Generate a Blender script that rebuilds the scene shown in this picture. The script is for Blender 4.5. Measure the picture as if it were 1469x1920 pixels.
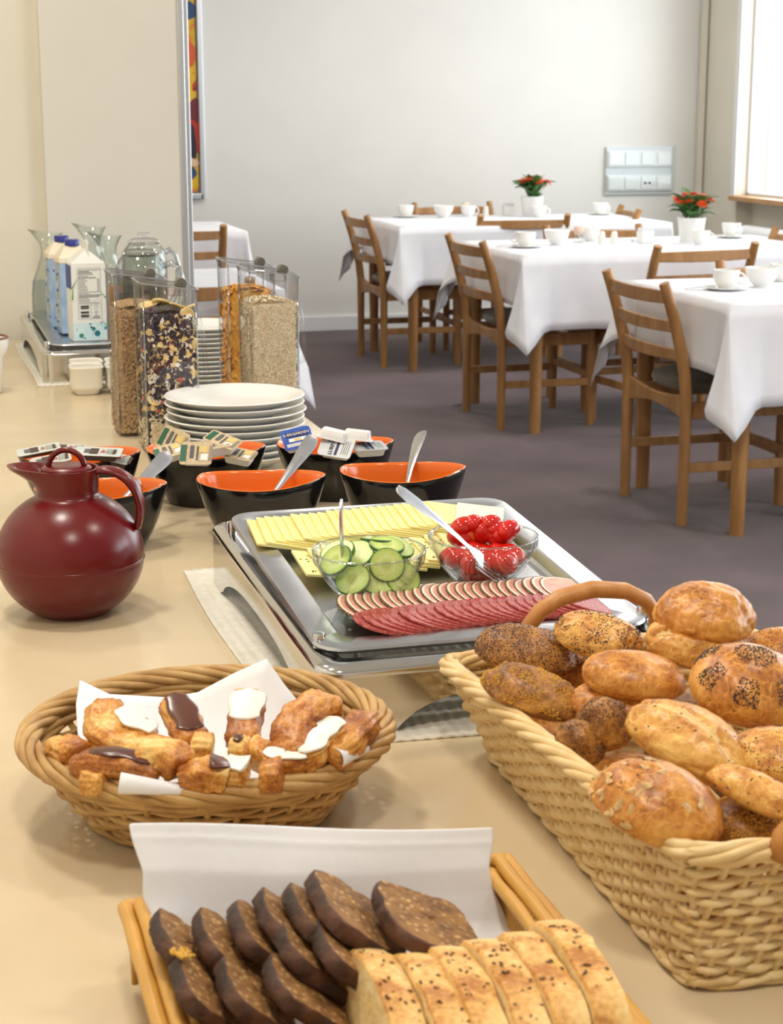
import bpy, bmesh, math, random
from mathutils import Vector, Matrix, Euler, noise
PI=math.pi
for o in list(bpy.data.objects): bpy.data.objects.remove(o)
SC=bpy.context.scene
COL=SC.collection
random.seed(7)
# ---------------- camera, world, light, exposure ----------------
CAMZ=1.34; FPX=3250.0; PITCH=math.atan(760/FPX); YAW=math.radians(-15.7687)
cd=bpy.data.cameras.new('camera'); cam=bpy.data.objects.new('camera',cd); COL.objects.link(cam)
cam.location=(0,0,CAMZ); cam.rotation_euler=(PI/2-PITCH,0,YAW)
cd.sensor_fit='VERTICAL'; cd.sensor_height=36; cd.lens=FPX/1920*36; cd.clip_start=.05
cd.dof.use_dof=True; cd.dof.focus_distance=2.0; cd.dof.aperture_fstop=18
SC.camera=cam
SC.view_settings.view_transform='Standard'; SC.view_settings.look='None'
SC.view_settings.exposure=0.0; SC.view_settings.gamma=1; SC.view_settings.use_curve_mapping=False
w=bpy.data.worlds.new('sky'); SC.world=w; w.use_nodes=True
w.node_tree.nodes['Background'].inputs[0].default_value=(.80,.88,1,1)
w.node_tree.nodes['Background'].inputs[1].default_value=1.6
def area(name,loc,rot,sx,sy,power,col,spread=PI):
    l=bpy.data.lights.new(name,'AREA'); l.shape='RECTANGLE'; l.size=sx; l.size_y=sy; l.energy=power; l.color=col; l.spread=spread
    o=bpy.data.objects.new(name,l); COL.objects.link(o); o.location=loc; o.rotation_euler=rot; return o
# daylight through the three windows of the right wall
WINS=[(7.35,9.83),(4.0,6.5),(0.4,3.2)]
for i,(a,b) in enumerate(WINS):
    area('window_daylight',(5.16,(a+b)/2,1.62),(0,math.radians(-90),0) if 0 else (0,PI/2,0),1.64,b-a,(58,66,80)[i],(.96,.97,1))
# warm ceiling lamps over the buffet, neutral ones over the dining tables
def lamp(loc,power,col,r=.12):
    l=bpy.data.lights.new('ceiling_lamp','AREA'); l.shape='DISK'; l.size=r*2; l.energy=power; l.color=col
    o=bpy.data.objects.new('ceiling_lamp',l); COL.objects.link(o); o.location=loc; return o
WARM=(1,.925,.82); NEU=(1,.93,.84)
for loc,pw,c in [((.15,.4,2.62),13,WARM),((-.1,1.9,2.62),13,WARM),((.1,3.2,2.62),12,WARM),((1.3,1.3,2.62),9,WARM),
                 ((2.4,3.4,2.62),17,NEU),((2.6,6.0,2.62),17,NEU),((2.0,8.2,2.62),19,NEU),((3.9,8.4,2.62),9,NEU)]:
    lamp(loc,pw,c)
# pixel of the photograph -> point on a horizontal plane
def ray(x,y):
    v=Vector(((x-734.5)/FPX,math.cos(PITCH)+(960-y)/FPX*math.sin(PITCH),-math.sin(PITCH)+(960-y)/FPX*math.cos(PITCH)))
    c,s=math.cos(YAW),math.sin(YAW)
    return Vector((c*v.x-s*v.y,s*v.x+c*v.y,v.z))
def at(x,y,z):
    v=ray(x,y); return Vector((0,0,CAMZ))+v*((z-CAMZ)/v.z)
# ---------------- materials ----------------
def S(c):  # sRGB 0-255 -> linear
    return tuple(((v/255)/12.92 if v/255<=.04045 else ((v/255+.055)/1.055)**2.4) for v in c)+(1,)
def newmat(name):
    m=bpy.data.materials.new(name); m.use_nodes=True
    nt=m.node_tree; b=nt.nodes['Principled BSDF']; return m,nt,b
def mat(name,c,c2=None,rough=.5,metal=0,scale=20,detail=4,lo=.35,hi=.65,bump=0,bscale=None,coat=0,spec=.5,sheen=0,sss=0,stretch=(1,1,1),rough2=None,kind='noise',trans=0):
    m,nt,b=newmat(name); N=nt.nodes.new; L=nt.links.new
    b.inputs['Roughness'].default_value=rough; b.inputs['Metallic'].default_value=metal
    b.inputs['Specular IOR Level'].default_value=spec
    b.inputs['Coat Weight'].default_value=coat; b.inputs['Sheen Weight'].default_value=sheen
    b.inputs['Transmission Weight'].default_value=trans
    if sss: b.inputs['Subsurface Weight'].default_value=sss; b.inputs['Subsurface Scale'].default_value=.01
    tc=N('ShaderNodeTexCoord'); mp=N('ShaderNodeMapping'); L(tc.outputs['Object'],mp.inputs[0]); mp.inputs['Scale'].default_value=stretch
    if kind=='noise':
        n=N('ShaderNodeTexNoise'); n.inputs['Scale'].default_value=scale; n.inputs['Detail'].default_value=detail; out=n.outputs['Fac']
    else:
        n=N('ShaderNodeTexVoronoi'); n.inputs['Scale'].default_value=scale; out=n.outputs['Distance']
    L(mp.outputs[0],n.inputs['Vector'])
    r=N('ShaderNodeValToRGB'); L(out,r.inputs[0]); r.color_ramp.elements[0].position=lo; r.color_ramp.elements[1].position=hi
    c=S(c); c2=S(c2) if c2 else c
    r.color_ramp.elements[0].color=c; r.color_ramp.elements[1].color=c2
    L(r.outputs[0],b.inputs['Base Color'])
    if rough2 is not None:
        mr=N('ShaderNodeMapRange'); L(out,mr.inputs[0]); mr.inputs[3].default_value=rough; mr.inputs[4].default_value=rough2; L(mr.outputs[0],b.inputs['Roughness'])
    if bump:
        bp=N('ShaderNodeBump'); bp.inputs['Strength'].default_value=bump; bp.inputs['Distance'].default_value=.002
        n2=N('ShaderNodeTexNoise'); n2.inputs['Scale'].default_value=bscale or scale; n2.inputs['Detail'].default_value=6
        L(mp.outputs[0],n2.inputs['Vector']); L(n2.outputs['Fac'],bp.inputs['Height']); L(bp.outputs[0],b.inputs['Normal'])
    return m
def clear(name,tint=(250,252,255),edge=.55,gl=.03,fr=1.45,rough=0.02):
    # clear wall of glass or plastic: see-through, reflects by Fresnel, denser where seen edge-on
    m=bpy.data.materials.new(name); m.use_nodes=True; nt=m.node_tree; nt.nodes.clear(); N=nt.nodes.new; L=nt.links.new
    out=N('ShaderNodeOutputMaterial'); t=N('ShaderNodeBsdfTransparent'); g=N('ShaderNodeBsdfGlossy'); mx=N('ShaderNodeMixShader')
    lw=N('ShaderNodeLayerWeight'); lw.inputs[0].default_value=.5; rp=N('ShaderNodeValToRGB')
    rp.color_ramp.elements[0].position=.55; rp.color_ramp.elements[0].color=S(tint)
    rp.color_ramp.elements[1].position=1; rp.color_ramp.elements[1].color=tuple(x*edge for x in S(tint)[:3])+(1,)
    L(lw.outputs['Facing'],rp.inputs[0]); L(rp.outputs[0],t.inputs[0])
    f=N('ShaderNodeLayerWeight'); f.inputs[0].default_value=.5
    tcn=N('ShaderNodeTexCoord'); nz=N('ShaderNodeTexNoise'); nz.inputs['Scale'].default_value=18; L(tcn.outputs['Object'],nz.inputs['Vector'])
    bp=N('ShaderNodeBump'); bp.inputs['Strength'].default_value=.15; bp.inputs['Distance'].default_value=.002; L(nz.outputs['Fac'],bp.inputs['Height'])
    L(bp.outputs[0],f.inputs['Normal']); L(bp.outputs[0],g.inputs['Normal']); pw=N('ShaderNodeMath'); pw.operation='POWER'; pw.inputs[1].default_value=4; L(f.outputs['Facing'],pw.inputs[0]); ml=N('ShaderNodeMath'); ml.operation='MULTIPLY'; ml.inputs[1].default_value=fr-1; L(pw.outputs[0],ml.inputs[0])
    a=N('ShaderNodeMath'); a.operation='ADD'; a.inputs[1].default_value=gl; L(ml.outputs[0],a.inputs[0])
    g.inputs['Roughness'].default_value=rough
    L(a.outputs[0],mx.inputs[0]); L(t.outputs[0],mx.inputs[1]); L(g.outputs[0],mx.inputs[2]); L(mx.outputs[0],out.inputs[0])
    return m
def breadmat(name,c1,c2,c3,rough=.36,scale=20,crack=True,bump=.5):
    # crust: large toasting variation, fine mottling, hairline cracks
    m,nt,b=newmat(name); N=nt.nodes.new; L=nt.links.new; tc=N('ShaderNodeTexCoord'); b.inputs['Roughness'].default_value=rough; b.inputs['Specular IOR Level'].default_value=.5
    n1=N('ShaderNodeTexNoise'); n1.inputs['Scale'].default_value=scale; n1.inputs['Detail'].default_value=8; n1.inputs['Distortion'].default_value=.6
    n2=N('ShaderNodeTexNoise'); n2.inputs['Scale'].default_value=scale*11; n2.inputs['Detail'].default_value=5
    v=N('ShaderNodeTexVoronoi'); v.feature='DISTANCE_TO_EDGE'; v.inputs['Scale'].default_value=scale*3.2
    wv=N('ShaderNodeVectorMath'); wv.operation='MULTIPLY_ADD'; wv.inputs[1].default_value=(.05,.05,.05)
    L(tc.outputs['Object'],n1.inputs['Vector']); L(tc.outputs['Object'],n2.inputs['Vector']); L(n1.outputs['Color'],wv.inputs[0]); L(tc.outputs['Object'],wv.inputs[2]); L(wv.outputs[0],v.inputs['Vector'])
    r=N('ShaderNodeValToRGB'); e=r.color_ramp.elements; e[0].position=.32; e[0].color=S(c3); e[1].position=.66; e[1].color=S(c1); z=e.new(.48); z.color=S(c2)
    mxf=N('ShaderNodeMath'); mxf.operation='MULTIPLY_ADD'; mxf.inputs[1].default_value=.45; L(n2.outputs['Fac'],mxf.inputs[0]); ad=N('ShaderNodeMath'); ad.operation='ADD'; ad.inputs[1].default_value=-.225; L(n1.outputs['Fac'],ad.inputs[0]); L(ad.outputs[0],mxf.inputs[2]); L(mxf.outputs[0],r.inputs[0])
    cr=N('ShaderNodeValToRGB'); cr.color_ramp.elements[0].position=.0; cr.color_ramp.elements[0].color=(.55,.55,.55,1); cr.color_ramp.elements[1].position=.035; cr.color_ramp.elements[1].color=(0,0,0,1); L(v.outputs['Distance'],cr.inputs[0])
    mc=N('ShaderNodeMix'); mc.data_type='RGBA'; L(cr.outputs[0],mc.inputs[0]); L(r.outputs[0],mc.inputs[6]); mc.inputs[7].default_value=S(tuple(min(255,int(x*1.12)+10) for x in c1))
    L(mc.outputs[2] if crack else r.outputs[0],b.inputs['Base Color'])
    bp=N('ShaderNodeBump'); bp.inputs['Strength'].default_value=bump; bp.inputs['Distance'].default_value=.0016; b2=N('ShaderNodeBump'); b2.inputs['Strength'].default_value=bump*.7; b2.inputs['Distance'].default_value=.0006
    L(n1.outputs['Fac'],bp.inputs['Height']); L(n2.outputs['Fac'],b2.inputs['Height']); L(bp.outputs[0],b2.inputs['Normal']); L(b2.outputs[0],b.inputs['Normal']); return m
def onY(x,y,Y):
    v=ray(x,y); return Vector((0,0,CAMZ))+v*(Y/v.y)
M={}
M['wall']=mat('wall_paint',(230,228,222),(227,225,219),rough=.9,scale=3,bump=.05,bscale=300)
M['wallwarm']=mat('wall_paint_warm',(228,222,206),(224,218,202),rough=.9,scale=3,bump=.05,bscale=300)
M['panel']=mat('panel_paint',(222,219,209),(218,215,205),rough=.6,scale=3)
M['ceil']=mat('ceiling_paint',(236,234,230),rough=.95)
M['white']=mat('white_gloss_paint',(236,236,236),rough=.4)
M['carpet']=mat('carpet',(82,68,70),(104,88,90),rough=1,scale=2.2,detail=8,lo=.3,hi=.7,bump=.5,bscale=420,spec=.1,sheen=.2)
M['counter']=mat('counter_laminate',(218,200,168),(211,192,158),rough=.22,scale=6,spec=.45,bump=.03,bscale=30)
M['alu']=mat('aluminium',(205,208,212),rough=.35,metal=.9)
M['wood']=mat('oak_wood',(154,108,60),(180,134,82),rough=.45,scale=9,stretch=(3,3,.5),detail=6,bump=.05,bscale=60)
M['woodtable']=mat('table_wood',(134,84,44),(158,104,58),rough=.45,scale=9,stretch=(3,3,.5),detail=6)
M['sill']=mat('sill_wood',(196,150,96),(180,134,84),rough=.4,scale=12,stretch=(4,.4,4))
M['cushion']=mat('cushion_fabric',(104,94,80),(88,80,68),rough=.95,scale=300,bump=.3,bscale=600,sheen=.3)
M['cloth']=mat('white_linen',(236,236,240),(230,230,236),rough=.85,scale=10,bump=.12,bscale=500,sheen=.2)
M['paper']=mat('white_napkin',(240,240,243),(234,234,238),rough=.8,scale=12,bump=.12,bscale=160)
M['china']=mat('white_china',(240,240,236),rough=.16,spec=.55)
M['chinawarm']=mat('cream_china',(238,235,224),rough=.2,spec=.5)
M['steel']=mat('polished_steel',(205,205,205),(214,214,212),rough=.07,metal=1,scale=8,rough2=.12)
M['steelb']=mat('brushed_steel',(196,198,202),(206,207,210),rough=.2,metal=1,scale=40,rough2=.3,bump=.05,bscale=90)
M['chrome']=mat('chrome',(215,215,215),rough=.05,metal=1)
M['dark']=mat('dark_gap',(26,26,28),rough=.4)
M['glass']=clear('clear_glass',(252,254,254),edge=.70,gl=.035)
M['plastic']=clear('clear_plastic',(251,251,252),edge=.66,gl=.06,fr=1.35)
M['waterglass']=clear('water',(238,244,250),edge=.95,gl=.01,fr=1.2)
M['red']=mat('dark_red_plastic',(104,9,13),(96,8,12),rough=.27,scale=6,spec=.5,bump=.03,bscale=400)
M['bowlglass']=clear('bowl_glass',(250,253,252),edge=.50,gl=.05,fr=1.75)
M['glassrim']=clear('glass_rim',(232,238,240),edge=.6,gl=.25)
M['paneclear']=clear('panel_cover',(250,252,252),edge=.8,gl=.02,fr=1.08)
M['black']=mat('black_melamine',(16,15,16),rough=.12,spec=.6)
M['orange']=mat('orange_melamine',(232,116,36),rough=.18,spec=.5)
# ---------------- mesh building ----------------
class G:
    def __init__(s): s.v=[]; s.f=[]; s.m=[]
    def add(s,v,f,mi=0,mx=None):
        b=len(s.v)
        s.v+=[tuple(mx@Vector(p)) for p in v] if mx is not None else [tuple(p) for p in v]
        s.f+=[tuple(i+b for i in q) for q in f]; s.m+=[mi]*len(f)
    def box(s,c,d,mi=0,mx=None,rz=0,taper=1):
        x,y,z=d[0]/2,d[1]/2,d[2]/2; t=taper
        v=[(-x*t,-y*t,-z),(x*t,-y*t,-z),(x*t,y*t,-z),(-x*t,y*t,-z),(-x,-y,z),(x,-y,z),(x,y,z),(-x,y,z)]
        m=Matrix.Translation(c)@Matrix.Rotation(rz,4,'Z')
        if mx is not None: m=mx@m
        s.add(v,[(0,3,2,1),(4,5,6,7),(0,1,5,4),(1,2,6,5),(2,3,7,6),(3,0,4,7)],mi,m)
    def loft(s,rings,mi=0,closed=True,caps=(True,True),mx=None,loop=False):
        n=len(rings[0]); v=[p for r in rings for p in r]; f=[]
        R=len(rings)
        for i in range(R if loop else R-1):
            a=i*n; b=((i+1)%R)*n
            for j in range(n if closed else n-1):
                k=(j+1)%n; f.append((a+j,a+k,b+k,b+j))
        if not loop and closed:
            if caps[0]: f.append(tuple(range(n-1,-1,-1)))
            if caps[1]: f.append(tuple((R-1)*n+j for j in range(n)))
        s.add(v,f,mi,mx)
    def lathe(s,prof,n=32,mi=0,mx=None,cx=0,cy=0,caps=(False,False)):
        s.loft([[(cx+r*math.cos(2*PI*j/n),cy+r*math.sin(2*PI*j/n),z) for j in range(n)] for r,z in prof],mi,True,caps,mx)
    def tube(s,pts,r,n=8,mi=0,mx=None,closed=False,flat=1.0,caps=True,up=None):
        P=[Vector(p) for p in pts]; k=len(P); rings=[]; prev=None
        for i,p in enumerate(P):
            t=(P[(i+1)%k]-P[i-1]) if closed else (P[min(i+1,k-1)]-P[max(i-1,0)])
            if t.length<1e-9: t=Vector((0,0,1))
            t.normalize()
            if prev is None:
                u=Vector(up) if up else (Vector((0,0,1)) if abs(t.z)<.9 else Vector((1,0,0)))
            else: u=prev
            a=(u-t*u.dot(t))
            if a.length<1e-6: a=t.orthogonal()
            a.normalize(); b=t.cross(a); prev=a
            rr=r[i] if isinstance(r,(list,tuple)) else r
            rings.append([tuple(p+a*(rr*math.cos(2*PI*j/n))+b*(rr*flat*math.sin(2*PI*j/n))) for j in range(n)])
        s.loft(rings,mi,True,(caps,caps),mx,loop=closed)
    def grid(s,fn,nu,nv,mi=0,mx=None,cu=False):
        v=[fn(i/nu,j/nv) for i in range(nu+(0 if cu else 1)) for j in range(nv+1)]; f=[]
        ni=nu if cu else nu
        for i in range(ni):
            i2=(i+1)%nu if cu else i+1
            for j in range(nv): f.append((i*(nv+1)+j,i2*(nv+1)+j,i2*(nv+1)+j+1,i*(nv+1)+j+1))
        s.add(v,f,mi,mx)
    def prism(s,poly,z0,z1,mi=0,mx=None):
        n=len(poly); v=[(x,y,z0) for x,y in poly]+[(x,y,z1) for x,y in poly]
        f=[tuple(range(n-1,-1,-1)),tuple(range(n,2*n))]+[(i,(i+1)%n,n+(i+1)%n,n+i) for i in range(n)]
        s.add(v,f,mi,mx)
    def quad(s,a,b,c,d,mi=0,mx=None): s.add([a,b,c,d],[(0,1,2,3)],mi,mx)
def obj(name,g,mats,parent=None,smooth=False,ang=None,bevel=0,bseg=2,sub=0,solid=0,soff=0,loc=None,rot=None,kind=None,label=None):
    me=bpy.data.meshes.new(name); me.from_pydata(g.v,[],g.f)
    if not isinstance(mats,(list,tuple)): mats=[mats]
    for m in mats: me.materials.append(m)
    if len(mats)>1: me.polygons.foreach_set('material_index',g.m)
    me.validate(); 
    if smooth: me.shade_smooth()
    if ang is not None and smooth: me.set_sharp_from_angle(angle=math.radians(ang))
    me.update()
    o=bpy.data.objects.new(name,me); COL.objects.link(o)
    if parent is not None: o.parent=parent
    if loc is not None: o.location=loc
    if rot is not None: o.rotation_euler=rot
    if solid:
        q=o.modifiers.new('solid','SOLIDIFY'); q.thickness=solid; q.offset=soff
    if bevel:
        q=o.modifiers.new('bevel','BEVEL'); q.width=bevel; q.segments=bseg; q.limit_method='ANGLE'; q.angle_limit=math.radians(40)
    if sub:
        q=o.modifiers.new('sub','SUBSURF'); q.levels=sub; q.render_levels=sub
    if kind: o['kind']=kind
    if label: o['label']=label
    return o
def tag(o,label,cat,group=None,kind=None):
    o['label']=label; o['category']=cat
    if group: o['group']=group
    if kind: o['kind']=kind
    return o
def thing(name,label,cat,loc=(0,0,0),rz=0,group=None,rot=None):
    o=bpy.data.objects.new(name,None); COL.objects.link(o); o.empty_display_size=.05
    o.location=loc; o.rotation_euler=rot if rot else (0,0,rz)
    return tag(o,label,cat,group)
def st(name,g,m,parent=None,**k):
    o=obj(name,g,m,parent,**k)
    if parent is None: o['kind']='structure'
    return o
def dup(r,loc,rz=None,label=None,group=None,rot=None,scale=None):
    q=r.copy(); COL.objects.link(q); q.location=loc
    if rot is not None: q.rotation_euler=rot
    elif rz is not None: q.rotation_euler=(0,0,rz)
    if scale is not None: q.scale=scale
    if label: q['label']=label
    if group: q['group']=group
    for ch in list(r.children):
        c=ch.copy(); COL.objects.link(c); c.parent=q
        for g2 in list(ch.children):
            d=g2.copy(); COL.objects.link(d); d.parent=c
    return q
ORD=['first','second','third','fourth','fifth','sixth','seventh','eighth','ninth','tenth','eleventh','twelfth','thirteenth','fourteenth','fifteenth','sixteenth','seventeenth','eighteenth','nineteenth','twentieth','twenty-first','twenty-second','twenty-third','twenty-fourth','twenty-fifth','twenty-sixth','twenty-seventh','twenty-eighth','twenty-ninth','thirtieth']
def rrect(x0,y0,x1,y1,r,k=6):
    p=[]
    for cx,cy,a in [(x1-r,y0+r,-90),(x1-r,y1-r,0),(x0+r,y1-r,90),(x0+r,y0+r,180)]:
        for i in range(k+1):
            t=math.radians(a+90*i/k); p.append((cx+r*math.cos(t),cy+r*math.sin(t)))
    return p
def textgeo(body,size,depth=0.0002,align='CENTER',shear=0):
    c=bpy.data.curves.new('t','FONT'); c.body=body; c.size=size; c.extrude=depth; c.align_x=align; c.align_y='CENTER'; c.resolution_u=3; c.shear=shear
    o=bpy.data.objects.new('t',c); COL.objects.link(o)
    dg=bpy.context.evaluated_depsgraph_get(); me=bpy.data.meshes.new_from_object(o.evaluated_get(dg))
    g=G(); g.add([tuple(v.co) for v in me.vertices],[tuple(p.vertices) for p in me.polygons])
    bpy.data.objects.remove(o); bpy.data.meshes.remove(me); bpy.data.curves.remove(c)
    return g
def fbm(p,s=1.0,o=3): return noise.fractal(Vector(p)*s,1.0,2.0,o)
ZC=.77
# ---------------- the room ----------------
XW,YB,XL,YF,ZT=4.98,10.34,-.75,-1.6,2.7
g=G(); g.box(((XL+XW)/2+.1,(YB+YF)/2,-.05),(XW-XL+.6,YB-YF+.4,.1)); st('floor',g,M['carpet'])
g=G(); g.box(((XL+XW)/2,(YB+YF)/2,ZT+.05),(XW-XL+.6,YB-YF+.4,.1)); st('ceiling',g,M['ceil'])
g=G(); g.box(((XL+XW)/2,YB+.06,ZT/2),(XW-XL+.6,.12,ZT)); st('wall_back',g,M['wall'])
g=G(); g.box(((XL+XW)/2,YF-.06,ZT/2),(XW-XL+.6,.12,ZT)); st('wall_front',g,M['wall'])
g=G(); g.box((XL-.06,(YF+4.5)/2,ZT/2),(.12,4.5-YF,ZT)); g.box((-.85,7.4,ZT/2),(.12,6,ZT)); st('wall_left',g,M['wallwarm'])
# right wall with three window openings, recessed niche below each sill
g=G(); ZS,ZH=.81,2.45
ys=[YF]+[v for a,b in sorted(WINS) for v in (a,b)]+[YB]
for i in range(0,len(ys),2): g.box((XW+.1,(ys[i]+ys[i+1])/2,ZT/2),(.2,ys[i+1]-ys[i],ZT))
for a,b in WINS:
    g.box((XW+.15,(a+b)/2,(ZS-.03)/2),(.1,b-a,ZS-.03)); g.box((XW+.1,(a+b)/2,(ZH+ZT)/2),(.2,b-a,ZT-ZH))
st('wall_right',g,M['wallwarm'])
for i,(a,b) in enumerate(WINS):
    g=G(); g.box((XW+.07,(a+b)/2,ZS-.015),(.26,b-a-.004,.03)); s=st('trim_%d'%(i+1),g,M['sill'],bevel=.004)
    g=G(); t=.05 if i else .02; X=XW+.09
    g.box((X,a+t/2,(ZS+ZH)/2),(.05,t,ZH-ZS)); g.box((X,b-t/2,(ZS+ZH)/2),(.05,t,ZH-ZS)); g.box((X,(a+b)/2,ZS+t/2),(.05,b-a,t)); g.box((X,(a+b)/2,ZH-t/2),(.05,b-a,t))
    f=st('window_%d'%(i+1),g,M['white'],bevel=.004)
    g=G(); g.box((X,(a+b)/2,(ZS+ZH)/2),(.006,b-a-2*t,ZH-ZS-2*t)); obj('pane',g,M['glass'],f)
    g=G(); g.box((X,(a+b)/2+.1,(ZS+ZH)/2),(.05,.05,ZH-ZS-2*t)); 
    if i: obj('mullion',g,M['white'],f)
# white surround on the wall at the left edge of the visible window
g=G(); g.box((XW-.008,9.86,1.63),(.016,.055,1.66)); st('trim_4',g,M['white'],bevel=.003)
g=G(); g.box((2.2,YB-.012,.045),(5.5,.024,.09)); st('baseboard_back',g,M['white'],bevel=.004)
g=G(); g.box((XW-.012,9.98,.045),(.024,.3,.09)); st('baseboard_right',g,M['white'],bevel=.004)
g=G(); g.box((XW-.03,YB-.03,ZT/2),(.035,.035,ZT)); st('trim_5',g,M['wallwarm'])
# wall behind the buffet: plain wall on the left, pale panel with an aluminium edge on the right
g=G(); g.box(((XL+.36)/2,4.5,ZT/2),(.36-XL,.1,ZT)); st('wall_buffet',g,M['wallwarm'])
g=G(); g.box(((.36+.70)/2,4.46,ZT/2),(.34,.06,ZT-.002)); pp=st('wall_partition',g,M['panel'],bevel=.003)
g=G(); g.box((.707,4.452,ZT/2),(.016,.05,ZT-.004)); g.box((.722,4.462,ZT/2),(.014,.03,ZT-.004)); obj('edge_trim',g,M['alu'],pp,bevel=.002)
# radiator under the window
r=thing('radiator','white rounded radiator on the wall below the right-hand window','radiator',(4.86,8.4,0))
g=G(); pr=rrect(-.07,.12,.07,.655,.06,5); g.loft([[(x,y,z) for x,z in pr] for y in (-1.0,1.06)]); obj('body',g,M['white'],r,smooth=True,ang=50,bevel=.01)
for y in (-.8,.8):
    g=G(); g.box((0,y,.06),(.06,.03,.12)); obj('foot',g,M['white'],r)
# ---------------- counter ----------------
g=G(); CX0,CX1,CY0,CY1=-.68,.72,-1.0,4.42
c=thing('buffet_counter','long cream laminate buffet counter carrying the breakfast food','counter')
SY=2.262
g.box(((CX0+CX1)/2,(CY0+SY)/2,ZC-.018),(CX1-CX0,SY-CY0-.0012,.036)); obj('worktop',g,M['counter'],c,bevel=.0012)
g=G(); g.box(((CX0+CX1)/2,(SY+CY1)/2,ZC-.018),(CX1-CX0,CY1-SY-.0012,.036)); obj('worktop',g,M['counter'],c,bevel=.0012)
g=G(); g.box(((CX0+CX1)/2,(CY0+CY1)/2,.37),(CX1-CX0-.08,CY1-CY0-.08,.74)); obj('cabinet_body',g,M['panel'],c)
# ---------------- painting ----------------
p=thing('painting','tall framed abstract painting in yellow, red and dark blots behind the partition','painting',(1.53,YB,1.62))
def paintmat():
    m,nt,b=newmat('abstract_paint'); N=nt.nodes.new; L=nt.links.new; b.inputs['Roughness'].default_value=.5
    tc=N('ShaderNodeTexCoord'); n=N('ShaderNodeTexNoise'); n.inputs['Scale'].default_value=3.6; n.inputs['Detail'].default_value=3; n.inputs['Distortion'].default_value=1.2
    mp=N('ShaderNodeMapping'); mp.inputs['Scale'].default_value=(1.6,1,1); mp.inputs['Location'].default_value=(4.3,0,1.7); L(tc.outputs['Object'],mp.inputs[0]); L(mp.outputs[0],n.inputs['Vector'])
    r=N('ShaderNodeValToRGB'); r.color_ramp.interpolation='CONSTANT'; e=r.color_ramp.elements
    cols=[(0,(30,28,40)),(.33,(150,30,30)),(.39,(200,50,30)),(.43,(226,180,30)),(.55,(214,170,20)),(.60,(226,120,40)),(.64,(70,120,110)),(.70,(60,140,70))]
    e[0].color=S(cols[0][1]); e[1].position=cols[1][0]; e[1].color=S(cols[1][1])
    for q,cc in cols[2:]:
        z=e.new(q); z.color=S(cc)
    L(n.outputs['Fac'],r.inputs[0]); L(r.outputs[0],b.inputs['Base Color']); return m
g=G(); g.box((0,-.02,0),(.40,.016,1.54)); obj('canvas',g,paintmat(),p)
PC=[mat('oil_paint_%d'%i,c_,rough=.5) for i,c_ in enumerate([(190,40,26),(36,30,44),(214,92,36),(40,70,110),(56,130,70),(226,190,150),(110,24,40)])]
random.seed(5); g=G()   # broad brush marks laid on the canvas
def blot(cx,cz,rx,rz,mi,seed):
    k=14; pts=[(cx+rx*math.cos(2*PI*i/k)*(1+.35*noise.noise(Vector((i*.9,seed,0)))),-.0285-.0003*mi,cz+rz*math.sin(2*PI*i/k)*(1+.35*noise.noise(Vector((i*.9,seed,5))))) for i in range(k)]
    g.add(pts,[tuple(range(k))],mi)
for q in [(.05,-.42,.08,.20,0),(.03,-.50,.06,.19,1),(.02,-.66,.07,.05,3),(.09,-.30,.05,.08,6),(.02,.02,.09,.09,2),(.0,-.02,.06,.05,0),(.06,.26,.06,.06,3),(.02,.24,.05,.05,1),(.10,.50,.07,.03,2),(.1,.72,.12,.05,4),(-.1,.4,.06,.1,0),(-.12,-.2,.05,.14,4),(-.1,-.55,.06,.1,3),(.06,-.60,.05,.03,5)]:
    blot(q[0]*.7+.125,q[1],q[2]*.75,q[3]*.85,q[4],seed=q[0]*31+q[1]*7)
obj('brush_mark',g,PC,p,kind='stuff')
g=G(); W2,H2=.225,.795
for sx,sz,dx,dz in [(-W2,0,.03,2*H2+.03),(W2,0,.03,2*H2+.03),(0,-H2,2*W2,.03),(0,H2,2*W2,.03)]: g.box((sx,-.022,sz),(dx,.04,dz))
obj('frame',g,M['alu'],p,bevel=.003)
# ---------------- socket panel on the back wall ----------------
s=thing('socket_panel','glassy wall panel with two rows of white sockets and switches','socket panel',(4.545,YB,.945))
g=G(); g.box((0,-.008,0),(.46,.016,.30)); obj('back_plate',g,mat('panel_grey',(210,212,212),rough=.3),s,bevel=.004)
for i,zr in enumerate((.075,-.075)):
    g=G(); g.box((0,-.022,zr),(.44,.016,.10)); rw=obj('socket_row',g,M['white'],s,bevel=.004)
    for j in range(4):
        g=G(); g.box((-.165+.11*j,-.033,zr),(.095,.006,.08)); 
        q=obj('module',g,M['china'],rw,bevel=.003)
    if i==1:
        g=G()
        for x in (.035,.065): g.lathe([(0.001,0),(.008,0),(.008,.003)],12,0,Matrix.Translation((x,-.036,zr))@Matrix.Rotation(PI/2,4,'X'))
        obj('jack',g,M['dark'],rw)
g=G(); g.box((0,-.045,0),(.47,.004,.31)); obj('cover_pane',g,M['paneclear'],s)
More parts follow.
